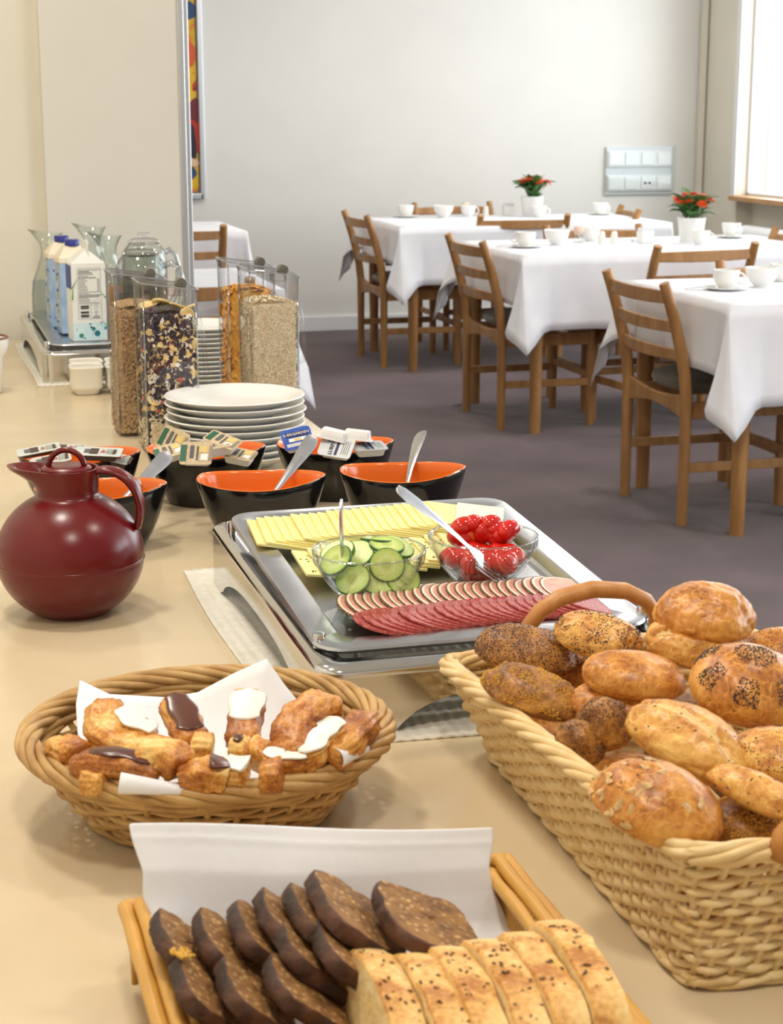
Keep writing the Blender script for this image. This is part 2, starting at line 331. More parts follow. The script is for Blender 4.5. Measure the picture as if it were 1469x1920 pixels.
# ---------------- dining furniture ----------------
def make_chair(label,loc,rz,group):
    t=thing('dining_chair',label,'chair',loc,rz,group)
    def pst(z):   # rear post: straight to the seat, then leaning back
        u=max(0,(z-.42)/.38); return -.21-.095*u**1.5
    for s in (-1,1):
        zs=[0,.2,.42,.5,.58,.66,.74,.795]; rr=[.0185,.0195,.0215,.0215,.021,.020,.019,.018]
        g=G(); g.tube([(s*.235,pst(z),z) for z in zs],rr,10,flat=.95,up=(1,0,0)); obj('rear_leg',g,M['wood'],t,smooth=True,ang=60)
        g=G(); g.tube([(s*.225,.2,z) for z in (0,.15,.3,.41)],[.017,.019,.020,.020],10,up=(1,0,0)); obj('front_leg',g,M['wood'],t,smooth=True,ang=60)
        g=G(); g.box((s*.23,-.005,.19),(.016,.40,.032)); obj('side_stretcher',g,M['wood'],t,bevel=.003)
        g=G(); g.box((s*.228,-.005,.378),(.02,.40,.055)); obj('seat_rail',g,M['wood'],t,bevel=.003)
    for z,h in ((.748,.047),(.652,.042),(.56,.042)):
        g=G(); y0=pst(z); R=[]
        for i in range(13):
            u=-1+2*i/12; x=u*.23; y=y0-.035*(1-u*u)+.004; hh=h/2*(1-.12*u*u)
            R.append([(x,y-.009,z-hh),(x,y+.009,z-hh+.003),(x,y+.009,z+hh-.003),(x,y-.009,z+hh)])
        g.loft(R,closed=True); obj('back_slat',g,M['wood'],t,smooth=True,ang=40,bevel=.004)
    # arched rails front and rear
    for y in (-.205,.2):
        g=G(); R=[]
        for i in range(13):
            u=-1+2*i/12; x=u*.225; zb=.345+.028*(1-u*u)
            zt=.432-.022*(1-u*u)
            R.append([(x,y-.01,zb),(x,y+.01,zb),(x,y+.01,zt),(x,y-.01,zt)])
        g.loft(R); obj('cross_rail',g,M['wood'],t,bevel=.003)
    g=G(); g.box((0,.2,.215),(.43,.016,.03)); obj('front_stretcher',g,M['wood'],t,bevel=.003)
    g=G(); n=28
    def ring(sc,z):
        return [(.208*sc*math.copysign(abs(math.cos(a))**.75,math.cos(a)),.005+.2*sc*math.copysign(abs(math.sin(a))**.75,math.sin(a)),z) for a in [2*PI*i/n for i in range(n)]]
    g.loft([ring(.6,.420),ring(.92,.424),ring(1,.440),ring(.985,.458),ring(.86,.469),ring(.45,.475),ring(.05,.476)]); obj('seat_cushion',g,M['cushion'],t,smooth=True)
    return t
CH=[((2.635,5.31,0),-PI/2,'oak ladder-back chair at the left end of the nearest dining table, seen from the side'),
 ((2.635,7.11,0),-PI/2,'oak ladder-back chair at the left end of the middle dining table'),
 ((2.635,8.97,0),-PI/2,'oak ladder-back chair at the left end of the farthest dining table, near the back wall'),
 ((3.13,6.80,0),.14,'oak chair tucked under the near side of the middle table, backrest above the nearest table'),
 ((3.14,8.84,0),-.05,'oak chair tucked under the near side of the farthest table, back towards the viewer'),
 ((3.17,7.42,0),PI,'oak chair on the wall side of the middle dining table, mostly hidden by crockery'),
 ((3.155,9.50,0),PI+.06,'oak chair on the wall side of the farthest table, its top rail above the cups'),
 ((3.1,5.46,0),PI,'oak chair on the far side of the nearest table, left post showing behind the cup'),
 ((3.65,9.13,0),PI/2-.2,'oak chair at the right end of the farthest table, below the socket panel'),
 ((3.60,7.13,0),PI/2-.1,'oak chair at the right end of the middle table, cut by the photo border'),
 ((1.25,8.48,0),0,'oak chair at the near side of the farther left table, rails beside the partition edge'),
 ((1.23,9.0,0),PI,'oak chair on the wall side of the farther left table, only a post tip showing'),
 ((.865,5.90,0),0,'oak chair at the near side of the nearer left table, seen behind the cereal dispensers'),
 ((.845,6.40,0),PI,'oak chair on the far side of the nearer left table, beside the jug handle')]
c0=None
for loc,rz,lab in CH:
    if c0 is None: c0=make_chair(lab,loc,rz,'oak ladder-back dining chairs')
    else: dup(c0,loc,rz,lab)
# tables
def make_table(x0,x1,y0,y1,lab,labc,zh,seed,nl=True):
    t=thing('dining_table',lab,'table',((x0+x1)/2,(y0+y1)/2,0),0,'square-legged dining tables'); a=(x1-x0)/2; b=(y1-y0)/2
    g=G(); g.box((0,0,.722),(2*a-.01,2*b-.01,.026)); obj('tabletop',g,M['woodtable'],t)
    for s in (-1,1):
        g=G(); g.box((0,s*(b-.055),.665),(2*a-.2,.02,.085)); obj('apron',g,M['woodtable'],t)
        g=G(); g.box((s*(a-.08),0,.665),(.02,2*b-.14,.085)); obj('apron',g,M['woodtable'],t)
        for q in (-1,1):
            g=G(); g.loft([[(s*(a-.08)+r*math.cos(k*PI/6)*1.0,q*(b-.045)+r*math.sin(k*PI/6),z) for k in range(12)] for z,r in ((0,.023),(.3,.027),(.709,.030))]); obj('leg',g,M['wood'],t,smooth=True,ang=50)
    # cloth: flat top, hanging sides, folded corners
    g=G(); e=.006; A,B=a+e,b+e; zt=.742
    def side(P,u,out,L,hem,sd):
        # P: corner, u: direction along edge, out: outward, L: edge length
        def fn(i,j):
            s=.17+(L-.34)*i; d=j*(zt-hem); w=.006*math.sin(s*13+sd)+.005*math.sin(s*29+sd*2)
            e=math.sin(PI*i)**.5; q=P+u*s+out*((.008+w*e)*j+.008*j*j); z=zt-d+.006*j*e*math.sin(s*5+sd)
            return (q.x,q.y,z)
        g.grid(fn,26,8)
    cs=[Vector((-A,-B,0)),Vector((A,-B,0)),Vector((A,B,0)),Vector((-A,B,0))]
    hems=[zh,zh,zh+.02,zh+.10]
    for k in range(4):
        P,Q=cs[k],cs[(k+1)%4]; u=(Q-P).normalized(); out=Vector((u.y,-u.x,0)); L=(Q-P).length
        side(P,u,out,L,hems[k],k*2.1+seed)
    for k in range(4):
        P=cs[k]; u1=(cs[(k+1)%4]-P).normalized(); o1=Vector((u1.y,-u1.x,0)); u0=(cs[k-1]-P).normalized(); o0=Vector((-u0.y,u0.x,0))
        h1,h0=hems[k],hems[k-1]
        if k==3: h0=h1=hems[3]+.03
        # bottom curve from previous side to this side
        pts=[(P+u0*.17+o0*.016,h0),(P+u0*.10+o0*.012,h0-.003),(P+u0*.035+o0*.004,h0-.01),(P+u0*.012+o0*.025,h0-.02),(P+o0*.075-u0*.01+u1*.0,h0-.10),
             (P+o0*.072+o1*.02,h0-.125),(P+o0*.04+o1*.07,h0-.155),(P+o0*.012+o1*.10,h0-.19),(P-o0*.03+o1*.085,h1-.050),(P-o0*.065+o1*.06,h1-.018),(P+u1*.085+o1*.04,h1-.006),(P+u1*.12+o1*.014,h1),(P+u1*.17+o1*.016,h1)]
        V=[Vector((p.x,p.y,z)) for p,z in pts]
        top=[P+u0*.17,P+u0*.12,P+u0*.07,P+u0*.02,P,P,P,P,P,P+u1*.02,P+u1*.07,P+u1*.12,P+u1*.17]
        T=[Vector((p.x,p.y,zt)) for p in top]
        def fn(i,j,V=V,T=T):
            x=i*(len(V)-1); a_=min(int(x),len(V)-2); f=x-a_; f=f*f*(3-2*f)*.5+f*.5
            bt=V[a_].lerp(V[a_+1],f); tp=T[a_].lerp(T[a_+1],f); p=tp.lerp(bt,j)
            cen=Vector((P.x,P.y,0)); rr=Vector((p.x,p.y,0))-cen
            sh=.5*j+.5*j*j-j
            return (p.x+(bt.x-tp.x)*sh,p.y+(bt.y-tp.y)*sh,p.z)
        g.grid(fn,36,8)
    def top(i,j):
        x=-A+2*A*i; y=-B+2*B*j; return (x,y,zt+.0012*fbm((x*3,y*3,seed),1))
    g.grid(top,24,16)
    c=obj('tablecloth',g,M['cloth'],None,smooth=False,solid=.0016,soff=0); bm=bmesh.new(); bm.from_mesh(c.data); bmesh.ops.remove_doubles(bm,verts=bm.verts,dist=.0015); bmesh.ops.recalc_face_normals(bm,faces=bm.faces); bm.to_mesh(c.data); bm.free(); c.data.shade_smooth(); c.data.set_sharp_from_angle(angle=math.radians(58))
    c.location=((x0+x1)/2,(y0+y1)/2,0); tag(c,labc,'tablecloth','white linen tablecloths')
make_table(2.455,3.93,4.855,5.69,'oak-legged dining table nearest the buffet, cut by the right edge of the photo','white linen cloth with a long folded corner on the nearest dining table',.425,0)
make_table(2.455,3.93,6.71,7.60,'middle of the three oak-legged dining tables on the right','white linen cloth hanging from the middle dining table',.44,1.3)
make_table(2.46,3.95,8.54,9.40,'farthest of the three oak-legged dining tables, by the back wall','white linen cloth on the farthest right-hand dining table',.45,2.2)
make_table(.42,1.655,8.50,9.30,'farther dining table half hidden behind the partition','white linen cloth on the farther left table, just right of the partition edge',.45,3.1)
make_table(.20,1.235,5.72,6.55,'nearer dining table hidden behind the cereal dispensers','white linen cloth whose pointed corner hangs right of the oats dispenser',.52,4.2)
# ---------------- crockery on the dining tables ----------------
def cup_mesh(parent,R=.045,H=.06,mm=None,handle=True,ha=0.3,bowl=False):
    mm=mm or M['china']; g=G()
    pr=[(0.001,0),(R*.55,0),(R*.56,.004),(R*.62,.006),(R*.86,H*.35),(R*.97,H*.7),(R,H),(R-.003,H+.001),(R*.93,H*.7),(R*.8,H*.35),(R*.5,.010),(0.001,.008)]
    if bowl: pr=[(0.001,0),(R*.45,0),(R*.46,.006),(R*.55,.010),(R*.86,H*.5),(R,H),(R-.003,H+.001),(R*.83,H*.5),(R*.5,.014),(0.001,.012)]
    g.lathe(pr,28); obj('body',g,mm,parent,smooth=True,ang=60)
    if handle:
        g=G(); pts=[]
        for i in range(9):
            a=-1.25+2.5*i/8; pts.append(((R*.93+.022*math.cos(a))*1,0,H*.52+.02*math.sin(a)))
        pts=[(R*.86,0,H*.2+.006)]+pts[1:-1]+[(R*.94,0,H*.86)]
        g.tube(pts,.0036,7,mx=Matrix.Rotation(ha,4,'Z'),flat=1.3); obj('handle',g,mm,parent,smooth=True)
def cup(lab,p,grp='white cups on the dining tables',ha=.3,R=.045,H=.06,z0=0,bowl=False):
    t=thing('bowl' if bowl else 'cup',lab,'bowl' if bowl else 'cup',(p[0],p[1],p[2]+z0),ha,grp); cup_mesh(t,R,H,ha=0,handle=not bowl,bowl=bowl); return t
sg=G(); sg.lathe([(.001,.003),(.030,.003),(.034,0),(.038,.001),(.045,.004),(.0725,.0085),(.0735,.0100),(.0725,.0108),(.045,.0075),(.034,.006),(.001,.006)],36)
sme=None
def saucer(lab,p):
    global sme
    if sme is None: o=obj('saucer',sg,M['china'],None,smooth=True,ang=60); sme=o
    else: o=sme.copy(); COL.objects.link(o)
    o.location=p; tag(o,lab,'saucer','white saucers on the dining tables'); return o
TZ=.7432
def cs(lab,p,ha=.3):
    P=(p[0],p[1],TZ); saucer(('saucer under the '+lab)[:200] if len(lab.split())<13 else 'saucer under the '+' '.join(lab.split()[:1]+lab.split()[1:13]),P); cup(lab,P,ha=ha,z0=.0065)
cs('white cup at the left end of the farthest table',(2.72,9.34),2.5)
cs('white cup nearest the left corner of the middle table',(2.63,7.165),2.6)
cs('white cup on the nearest table beside the folded cloth corner',(2.655,5.29),-.3)
cs('white cup to the right of the red flowers on the middle table',(3.755,7.45),-1.2)
cs('white cup at the right of the red flowers on the farthest table',(3.84,9.25),-1)
for lab,p,ha in [('white cup behind the bowl on the farthest table',(3.07,9.30),0),('white cup in front of the flowerpot on the farthest table',(3.43,9.14),-.6),
   ('white cup behind the small bowl on the middle table',(3.045,7.44),3.3),('white cup in front of the flowerpot on the middle table',(3.43,7.10),-.4),('white cup with left-turned handle behind the bowl on the nearest table',(2.975,5.50),3.1)]:
    cup(lab,(p[0],p[1],TZ),ha=ha,R=.043,H=.062)
for lab,p in [('handleless white bowl on the farthest table, right of its left-end cup',(2.91,9.25)),('handleless white bowl on the middle table between the two cups',(2.815,7.27)),('handleless white bowl on the nearest table, right of its cup',(2.815,5.345))]:
    cup(lab,(p[0],p[1],TZ),grp='white handleless bowls',R=.058,H=.066,bowl=True)
def shaker(lab,p,R=.017,H=.055):
    t=thing('shaker',lab,'shaker',(p[0],p[1],TZ),0,'white salt and pepper shakers')
    g=G(); g.lathe([(.001,0),(R,0),(R*.95,H*.5),(R*.72,H*.92),(R*.5,H),(.001,H+.002)],18); obj('body',g,M['chinawarm'],t,smooth=True,ang=60)
    g=G(); g.lathe([(.001,.0022),(.006,.0012)],8,0,Matrix.Translation((0,0,H))); obj('hole_plate',g,M['alu'],t)
shaker('left one of the two white shakers on the middle table',(3.03,7.27)); shaker('right one of the two white shakers on the middle table',(3.085,7.26)); shaker('white shaker on the farthest table left of the flowerpot',(3.185,9.33))
def jar(lab,p,col):
    t=thing('glass_jar',lab,'jar',(p[0],p[1],TZ)); g=G(); g.lathe([(.001,0),(.02,0),(.022,.05),(.024,.052),(.021,.05),(.018,.004),(.001,.004)],18); obj('vessel',g,M['glass'],t,smooth=True,ang=60)
    g=G(); g.lathe([(.001,.034),(.019,.034),(.024,.062),(.02,.072),(.001,.074)],16); obj('filling',g,mat('napkin_peach',col,rough=.8,scale=60),t,smooth=True)
jar('small glass with a pale folded napkin on the farthest table',(3.085,9.40),(232,214,184)); jar('small glass with a peach napkin in front of a cup on the middle table',(2.955,7.36),(228,196,176))
def holder(lab,p,rz=0):
    t=thing('sugar_holder',lab,'holder',(p[0],p[1],TZ),rz); g=G(); g.box((0,0,.026),(.066,.05,.052),taper=.9); obj('box',g,M['china'],t,bevel=.004)
    g=G()
    for i in range(5): g.box((-.02+.01*i,0,.058),(.005,.04,.02),mx=Matrix.Rotation(.05*(i-2),4,'Y'))
    obj('sachet',g,M['paper'],t,kind='stuff')
holder('square white sugar holder with paper sachets left of the flowerpot on the middle table',(3.235,7.26),.2); holder('low white butter dish on the farthest table left of the flowerpot',(3.33,9.36))
# cutlery (flat shapes): fork, spoon and knife built once
def ribbon(g,prof,zf,th=.0016,mi=0,k=1):
    # prof: (x,halfwidth) along the length, zf: height function; closed solid strip
    R=[]
    for x,wd in prof:
        z=zf(x); R.append([(x,-wd,z),(x,-wd*.5,z-th*k),(x,wd*.5,z-th*k),(x,wd,z),(x,wd*.5,z+th*.3),(x,-wd*.5,z+th*.3)])
    g.loft(R,mi)
def make_spoon(name,lab,loc,rot,grp,L=.19,cat='spoon'):
    t=thing(name,lab,cat,loc,0,grp,rot=rot); s=L/.19
    g=G(); ribbon(g,[(0,.003*s),(.002,.0075*s),(.012,.0105*s),(.03,.0100*s),(.06,.0072*s),(.09,.0045*s),(.115,.0032*s),(.128*s,.0034*s)],lambda x:.004*math.sin(x*22),.0022); obj('handle',g,M['steelb'],t,smooth=True,ang=70)
    g=G()
    def fn(i,j):
        a=2*PI*i; r=j; x=.155*s+.030*s*r*math.cos(a); y=.0195*s*r*math.sin(a); return (x,y,-.002-.009*(1-r*r))
    g.grid(fn,20,6,cu=True); obj('spoon_bowl',g,M['steelb'],t,smooth=True,solid=.0014); return t
def make_fork(lab,loc,rot,grp,L=.17):
    t=thing('fork',lab,'fork',loc,0,grp,rot=rot)
    g=G(); ribbon(g,[(0,.003),(.002,.007),(.012,.0095),(.03,.009),(.055,.006),(.085,.0036),(.105,.0032),(.115,.006),(.125,.010),(.132,.0105)],lambda x:.004*math.sin(x*22),.0020); obj('handle',g,M['steelb'],t,smooth=True,ang=70)
    for k in range(4):
        y=(-.0078+.0052*k); g=G(); ribbon(g,[(.128,.0022),(.145,.0015),(.165,.0012),(.172,.0005)],lambda x:-.004+.10*(x-.148)**1-.0,.0012)
        o=obj('tine',g,M['steelb'],t); o.location=(0,y,.004-.003)
    return t
make_spoon('teaspoon','small spoon lying left of the cup on the nearest table',(2.52,5.32,TZ+.006),(0,0,.05),'teaspoons on the dining tables',.13)
make_spoon('teaspoon','small spoon lying beside the white holder on the middle table',(3.12,7.34,TZ+.006),(0,0,.1),'teaspoons on the dining tables',.13)
make_spoon('teaspoon','small spoon behind the saucer at the left of the middle table',(2.50,7.19,TZ+.006),(0,0,.15),'teaspoons on the dining tables',.13)
# flowers
M['leaf']=mat('leaf_green',(44,84,40),(76,122,58),rough=.4,scale=30); M['leaf2']=mat('stem_green',(80,120,60),rough=.5); M['petal']=mat('petal_red_orange',(236,66,22),(248,108,44),rough=.5,scale=60)
random.seed(3)
def plant(lab,p,seed,grp='red flowering potted plants'):
    random.seed(seed); t=thing('potted_plant',lab,'plant',(p[0],p[1],TZ),0,grp); t.scale=(1.22,1.22,1.16)
    g=G(); g.lathe([(.001,0),(.040,0),(.042,.004),(.052,.088),(.053,.095),(.048,.095),(.046,.08),(.001,.078)],28); obj('pot',g,M['china'],t,smooth=True,ang=50)
    lm=None; heads=[]
    def leafmesh():
        g=G(); n=8
        def fn(i,j):
            x=i*.085; w=.021*math.sin(PI*min(1,i*1.02+.02))**.8*(1+.1*math.sin(i*20)); y=(j*2-1)*w; return (x,y,.012*math.sin(i*2.6)+.30*abs(y)-.12*x*i)
        g.grid(fn,n,4); return g
    for i in range(34):
        a=i*2.399+random.random()*.5; el=random.uniform(.05,1.15); r=.018+.012*random.random(); z=.085+random.random()*.06
        if lm is None:
            o=obj('leaf',leafmesh(),M['leaf'],t,smooth=True,solid=.0008); lm=o
        else:
            o=lm.copy(); COL.objects.link(o); o.parent=t
        o.location=(r*math.cos(a),r*math.sin(a),z); o.rotation_euler=Euler((random.uniform(-.4,.4),-el,a)); k=random.uniform(.65,1.1); o.scale=(k,k*1.1,k)
    fl=None
    for i in range(12):
        a=i*2.399+.7; rr=.010+.060*math.sqrt(i/11.5); x,y=rr*math.cos(a),rr*math.sin(a); z=.186-.60*rr+random.uniform(-.012,.012)
        g=G(); g.tube([(x*.3,y*.3,.09),(x*.7,y*.7,.13),(x,y,z)],.0016,5); obj('stem',g,M['leaf2'],t)
        if fl is None:
            g=G()
            for c in range(9):
                b=c*2.399; q=Vector((.010*math.sqrt(c/8)*math.cos(b),.010*math.sqrt(c/8)*math.sin(b),.010-.009*(c/8)))
                for k in range(4):
                    h=k*PI/2+c; d=Vector((math.cos(h),math.sin(h),.25)); s_=Vector((-math.sin(h),math.cos(h),0))
                    g.add([q,q+d*.004+s_*.003,q+d*.0085,q+d*.004-s_*.003],[(0,1,2,3)])
            fl=obj('flower_head',g,M['petal'],t,solid=.0006); o=fl
        else: o=fl.copy(); COL.objects.link(o); o.parent=t
        o.location=(x,y,z); o.rotation_euler=(random.uniform(-.4,.4)-y*6,random.uniform(-.4,.4)+x*6,a); k=random.uniform(1.25,1.65); o.scale=(k,k,k)
plant('white pot of orange-red flowers on the farthest table',(3.43,9.25),11); plant('white pot of orange-red flowers on the middle table, nearer the window',(3.46,7.26),12)
# ---------------- steel display stands with tray ----------------
def display_stand(lab,labt,x0,x1,y0,y1,zf,zb,tz,trayrect,cols):
    t=thing('display_stand',lab,'stand',((x0+x1)/2,(y0+y1)/2,ZC)); a=(x1-x0)/2; b=(y1-y0)/2; hf,hb=zf-ZC,zb-ZC
    def hz(y): return hf+(hb-hf)*(y+b)/(2*b)
    # four skirts with arched cut-outs, rounded upright corners
    def skirt(p,q,hp,hq,arch,name='side_panel',aw=.40):
        g=G(); n=28; p=Vector(p);q=Vector(q); L=(q-p).length; d=(q-p)/L; nn=Vector((d.y,-d.x,0))*.0012
        top=[];bot=[]
        for i in range(n+1):
            u=i/n; c=p+d*L*u; h=hp+(hq-hp)*u; v=(u-.5)/aw; zb_=arch*max(0,1-abs(v)**2.6)**.6 if abs(v)<1 else 0
            top.append((c,h)); bot.append((c,zb_+.001))
        g.loft([[tuple(c-nn+Vector((0,0,z))),tuple(c+nn+Vector((0,0,z))),tuple(c2+nn+Vector((0,0,h-.004))),tuple(c2-nn+Vector((0,0,h-.004)))] for (c,z),(c2,h) in zip(bot,top)])
        obj(name,g,M['steel'],t,smooth=True,ang=30)
    r=.022
    skirt((-a,-b+r,0),(-a,b-r,0),hz(-b+r),hz(b-r),.038); skirt((a,b-r,0),(a,-b+r,0),hz(b-r),hz(-b+r),.038)
    skirt((-a+r,-b,0),(a-r,-b,0),hf,hf,.036,'front_panel',.34); skirt((a-r,b,0),(-a+r,b,0),hb,hb,.03,'back_panel')
    for sx in (-1,1):
        for sy in (-1,1):
            g=G(); n=10; h=hz(sy*(b-r)) ; R=[]
            for i in range(n+1):
                an=PI/2*i/n; R.append([(sx*(a-r+(r+.0012)*math.cos(an)),sy*(b-r+(r+.0012)*math.sin(an)),z) for z in (.001,h-.004)]+[(sx*(a-r+(r-.0012)*math.cos(an)),sy*(b-r+(r-.0012)*math.sin(an)),z) for z in (h-.004,.001)])
            g.loft(R); obj('corner_post',g,M['steel'],t,smooth=True,ang=40)
    # rolled top frame
    def ringp(o,z): return [(x,y,hz(y)+z) for x,y in rrect(-a+o,-b+o,a-o,b-o,max(.004,r-o*.6),6)]
    g=G(); g.loft([ringp(.0,-.010),ringp(-.0015,-.004),ringp(.001,.000),ringp(.006,.002),ringp(.026,.002),ringp(.029,-.001),ringp(.030,-.012)],caps=(False,False)); obj('top_frame',g,M['steel'],t,smooth=True,ang=60,solid=.0012)
    for x in (-a+.015,a-.015):
        for y in (-b+.07,b-.06):
            g=G(); g.lathe([(.0045,0),(.0062,.0005),(.0062,.014),(.0055,.0155),(.001,.016)],16,0,Matrix.Translation((x,y,hz(y)))@Matrix.Rotation(0,4,'X')); obj('locating_pin',g,M['chrome'],t,smooth=True,ang=40)
    # tray
    X0,X1,Y0,Y1=trayrect; q=thing('serving_tray',labt,'tray',((X0+X1)/2,(Y0+Y1)/2,0)); A=(X1-X0)/2;B=(Y1-Y0)/2
    def tzz(y): return tz[0]+(tz[1]-tz[0])*(y+B)/(2*B)
    def rp(o,z,rad): return [(x,y,tzz(y)+z) for x,y in rrect(-A+o,-B+o,A-o,B-o,rad,6)]
    g=G(); g.loft([rp(.001,-.006,.03),rp(-.0005,-.003,.031),rp(.0008,-.0005,.030),rp(.004,0,.028),rp(.028,-.0005,.02),rp(.030,-.0015,.019),rp(.034,-.011,.016),rp(.038,-.0135,.013)],caps=(False,True))
    obj('tray_body',g,cols,q,smooth=True,ang=24,solid=.0010,soff=-1)
    return t,q,tzz
M['tray']=mat('tray_steel',(196,199,204),(206,209,214),rough=.2,metal=1,scale=30,rough2=.3,bump=.03,bscale=60)
display_stand('polished steel display stand with arched skirts, nearest on the counter','steel tray of cheese, cold cuts and two glass bowls',.348,.712,1.470,2.048,.836,.843,(.846,.872),(.355,.695,1.505,1.975),M['tray'])
TY0,TY1=1.505,1.975
def TRZ(y): return .846+.026*(y-TY0)/(TY1-TY0)-.0135
display_stand('steel display stand under the milk cartons at the far end','steel tray under the cartons and glass jugs',.278,.66,3.675,4.35,.836,.842,(.848,.856),(.30,.64,3.72,4.31),M['tray'])
# ribbed white mats under the stands
M['mat']=mat('ribbed_cotton',(232,228,216),(222,218,204),rough=.9,scale=90,bump=.5,bscale=500)
def ribmat(lab,x0,x1,y0,y1):
    g=G(); nx=int((x1-x0)/.006); ny=40
    def fn(i,j):
        x=x0+(x1-x0)*i; y=y0+(y1-y0)*j; return (x+.003*math.sin(j*7),y+.003*math.sin(i*9),ZC+.0022+.0005*math.sin(i*nx*PI)*(1)+.0004*math.sin(j*400))
    g.grid(fn,nx*4,ny); o=obj('cloth_mat',g,M['mat'],None,smooth=True,solid=.002,soff=-1); tag(o,lab,'mat'); return o
ribmat('ribbed white cotton mat under the nearest display stand',.318,.712,1.445,2.10)
ribmat('folded cream cloth under the far display stand',.262,.655,3.645,4.36)
# ---------------- red vacuum jug ----------------
t=thing('vacuum_jug','dark red ball-shaped vacuum jug with a loop lid at the left','jug',(.169,1.960,ZC)); R=.0845
g=G(); pr=[(.001,.0),(.040,.0),(.043,.0015)]
for i in range(60):
    a=-PI/2+PI*i/60; r,z=R*math.cos(a),.0685+.0765*math.sin(a)
    if z>.004 and (z<.05 or r>.038): pr.append((r,z))
pr+=[(.0375,.1375),(.0355,.139),(.0350,.143),(.0350,.158)]
g.lathe(pr,64); obj('body',g,M['red'],t,smooth=True,ang=50)
g=G(); g.lathe([(R-.0004,.062),(R+.0008,.0635),(R+.0008,.0645),(R-.0004,.066)],64); obj('seam_band',g,M['red'],t,smooth=True)
# neck collar with pouring lip (towards camera left)
g=G(); n=48; dl=math.pi+YAW  # camera left
def rim(i,z,k,base=.0352):
    a=2*PI*i/n; d=math.atan2(math.sin(a-dl),math.cos(a-dl)); e=max(0,math.cos(d)); e=e**5 if abs(d)<PI/2 else 0
    r=base+k*.030*e; return (r*math.cos(a),r*math.sin(a),z+k*.003*e)
g.loft([[rim(i,z,k,b) for i in range(n)] for z,k,b in ((.146,0,.0352),(.152,.12,.0355),(.159,.5,.0358),(.166,.95,.0362),(.170,1.05,.0365),(.170,1.0,.0335),(.165,.75,.0325),(.158,.3,.032),(.152,.0,.031))],caps=(False,False)); obj('pouring_collar',g,M['red'],t,smooth=True,ang=50)
g=G(); g.lathe([(.001,.172),(.026,.172),(.0285,.170),(.029,.166),(.0285,.156)],40); ld=obj('lid',g,M['red'],t,smooth=True,ang=40)
g=G(); c_,s_=math.cos(YAW),math.sin(YAW)
g.tube([(c_*(-.0205*math.cos(PI*i/14)),s_*(-.0205*math.cos(PI*i/14)),.170+.0205*math.sin(PI*i/14)) for i in range(15)],.0034,10); obj('lid_loop',g,M['red'],ld,smooth=True)
# strap handle (camera right)
hp=[(.033,.166),(.044,.168),(.058,.165),(.070,.157),(.0785,.145),(.0825,.130),(.082,.115),(.0785,.100)]
fine=[]
for i in range(len(hp)-1):
    for k in range(4):
        u=k/4; fine.append((hp[i][0]*(1-u)+hp[i+1][0]*u,hp[i][1]*(1-u)+hp[i+1][1]*u))
fine.append(hp[-1]); 
for _ in range(2): fine=[fine[0]]+[((fine[i-1][0]+2*fine[i][0]+fine[i+1][0])/4,(fine[i-1][1]+2*fine[i][1]+fine[i+1][1])/4) for i in range(1,len(fine)-1)]+[fine[-1]]
g=G(); g.tube([(c_*x,s_*x,z) for x,z in fine],[.0042+.0015*math.sin(PI*i/len(fine)) for i in range(len(fine))],12,flat=2.6,up=(c_,s_,0)); obj('handle',g,M['red'],t,smooth=True)
# ---------------- black and orange bowls ----------------
def make_bowl(lab,p,rz=0):
    t=thing('melamine_bowl',lab,'bowl',(p[0],p[1],ZC),YAW+rz,'black bowls with orange insides')
    def ring(k,z,inset=0,wave=1):
        pts=[]; n=56
        for i in range(n):
            a=2*PI*i/n; c,s=math.cos(a),math.sin(a)
            # leaf outline: blunt at the left, pointed at the right
            ex=.088*c; tip=.5*(1+c); y=.070*math.copysign(abs(s)**(.80+.55*tip),s)
            rr=math.hypot(ex,y); sc=(rr-inset)/rr
            x,y=ex*sc,y*sc
            bx,by=.056*c,.050*s
            pts.append((bx+(x-bx)*k+.0,by+(y-by)*k,z+wave*(.0035*math.cos(2*a)+.002*c)*k*k))
        return pts
    H=.078
    pro=[(0,0),(.08,.004),(.34,.018),(.58,.034),(.76,.050),(.90,.065),(1,H)]
    g=G(); g.loft([ring(-.12,.0,0,0)]+[ring(k,z) for k,z in pro]+[ring(1,H+.0012,.0006)],caps=(True,False)); obj('outer_shell',g,M['black'],t,smooth=True,ang=60)
    g=G(); g.loft([ring(1,H+.0012,.0006),ring(1,H+.002,.0018),ring(1,H+.0012,.0034),ring(.97,H-.003,.0045),ring(.88,.064,.004),ring(.72,.050,.004),ring(.52,.035,.004),ring(.28,.020,.004),ring(-.4,.012,.0,0),ring(-.98,.009,0,0)],caps=(False,True)); obj('orange_lining',g,M['orange'],t,smooth=True,ang=60)
    return t
BW=[((.236,2.50),'black bowl with orange inside holding the spread sachets, behind the red jug'),((.240,2.268),'black and orange bowl half hidden by the red jug handle'),
    ((.419,2.49),'black and orange bowl of spread tubs in front of the plates'),((.455,2.262),'empty black and orange bowl with a spoon, just behind the display stand corner'),
    ((.612,2.477),'black and orange bowl holding the butter tubs at the counter edge'),((.655,2.262),'black and orange bowl with a spoon nearest the carpet')]
b0=None
for p,lab in BW:
    if b0 is None: b0=make_bowl(lab,p)
    else: dup(b0,(p[0],p[1],ZC),YAW,lab)
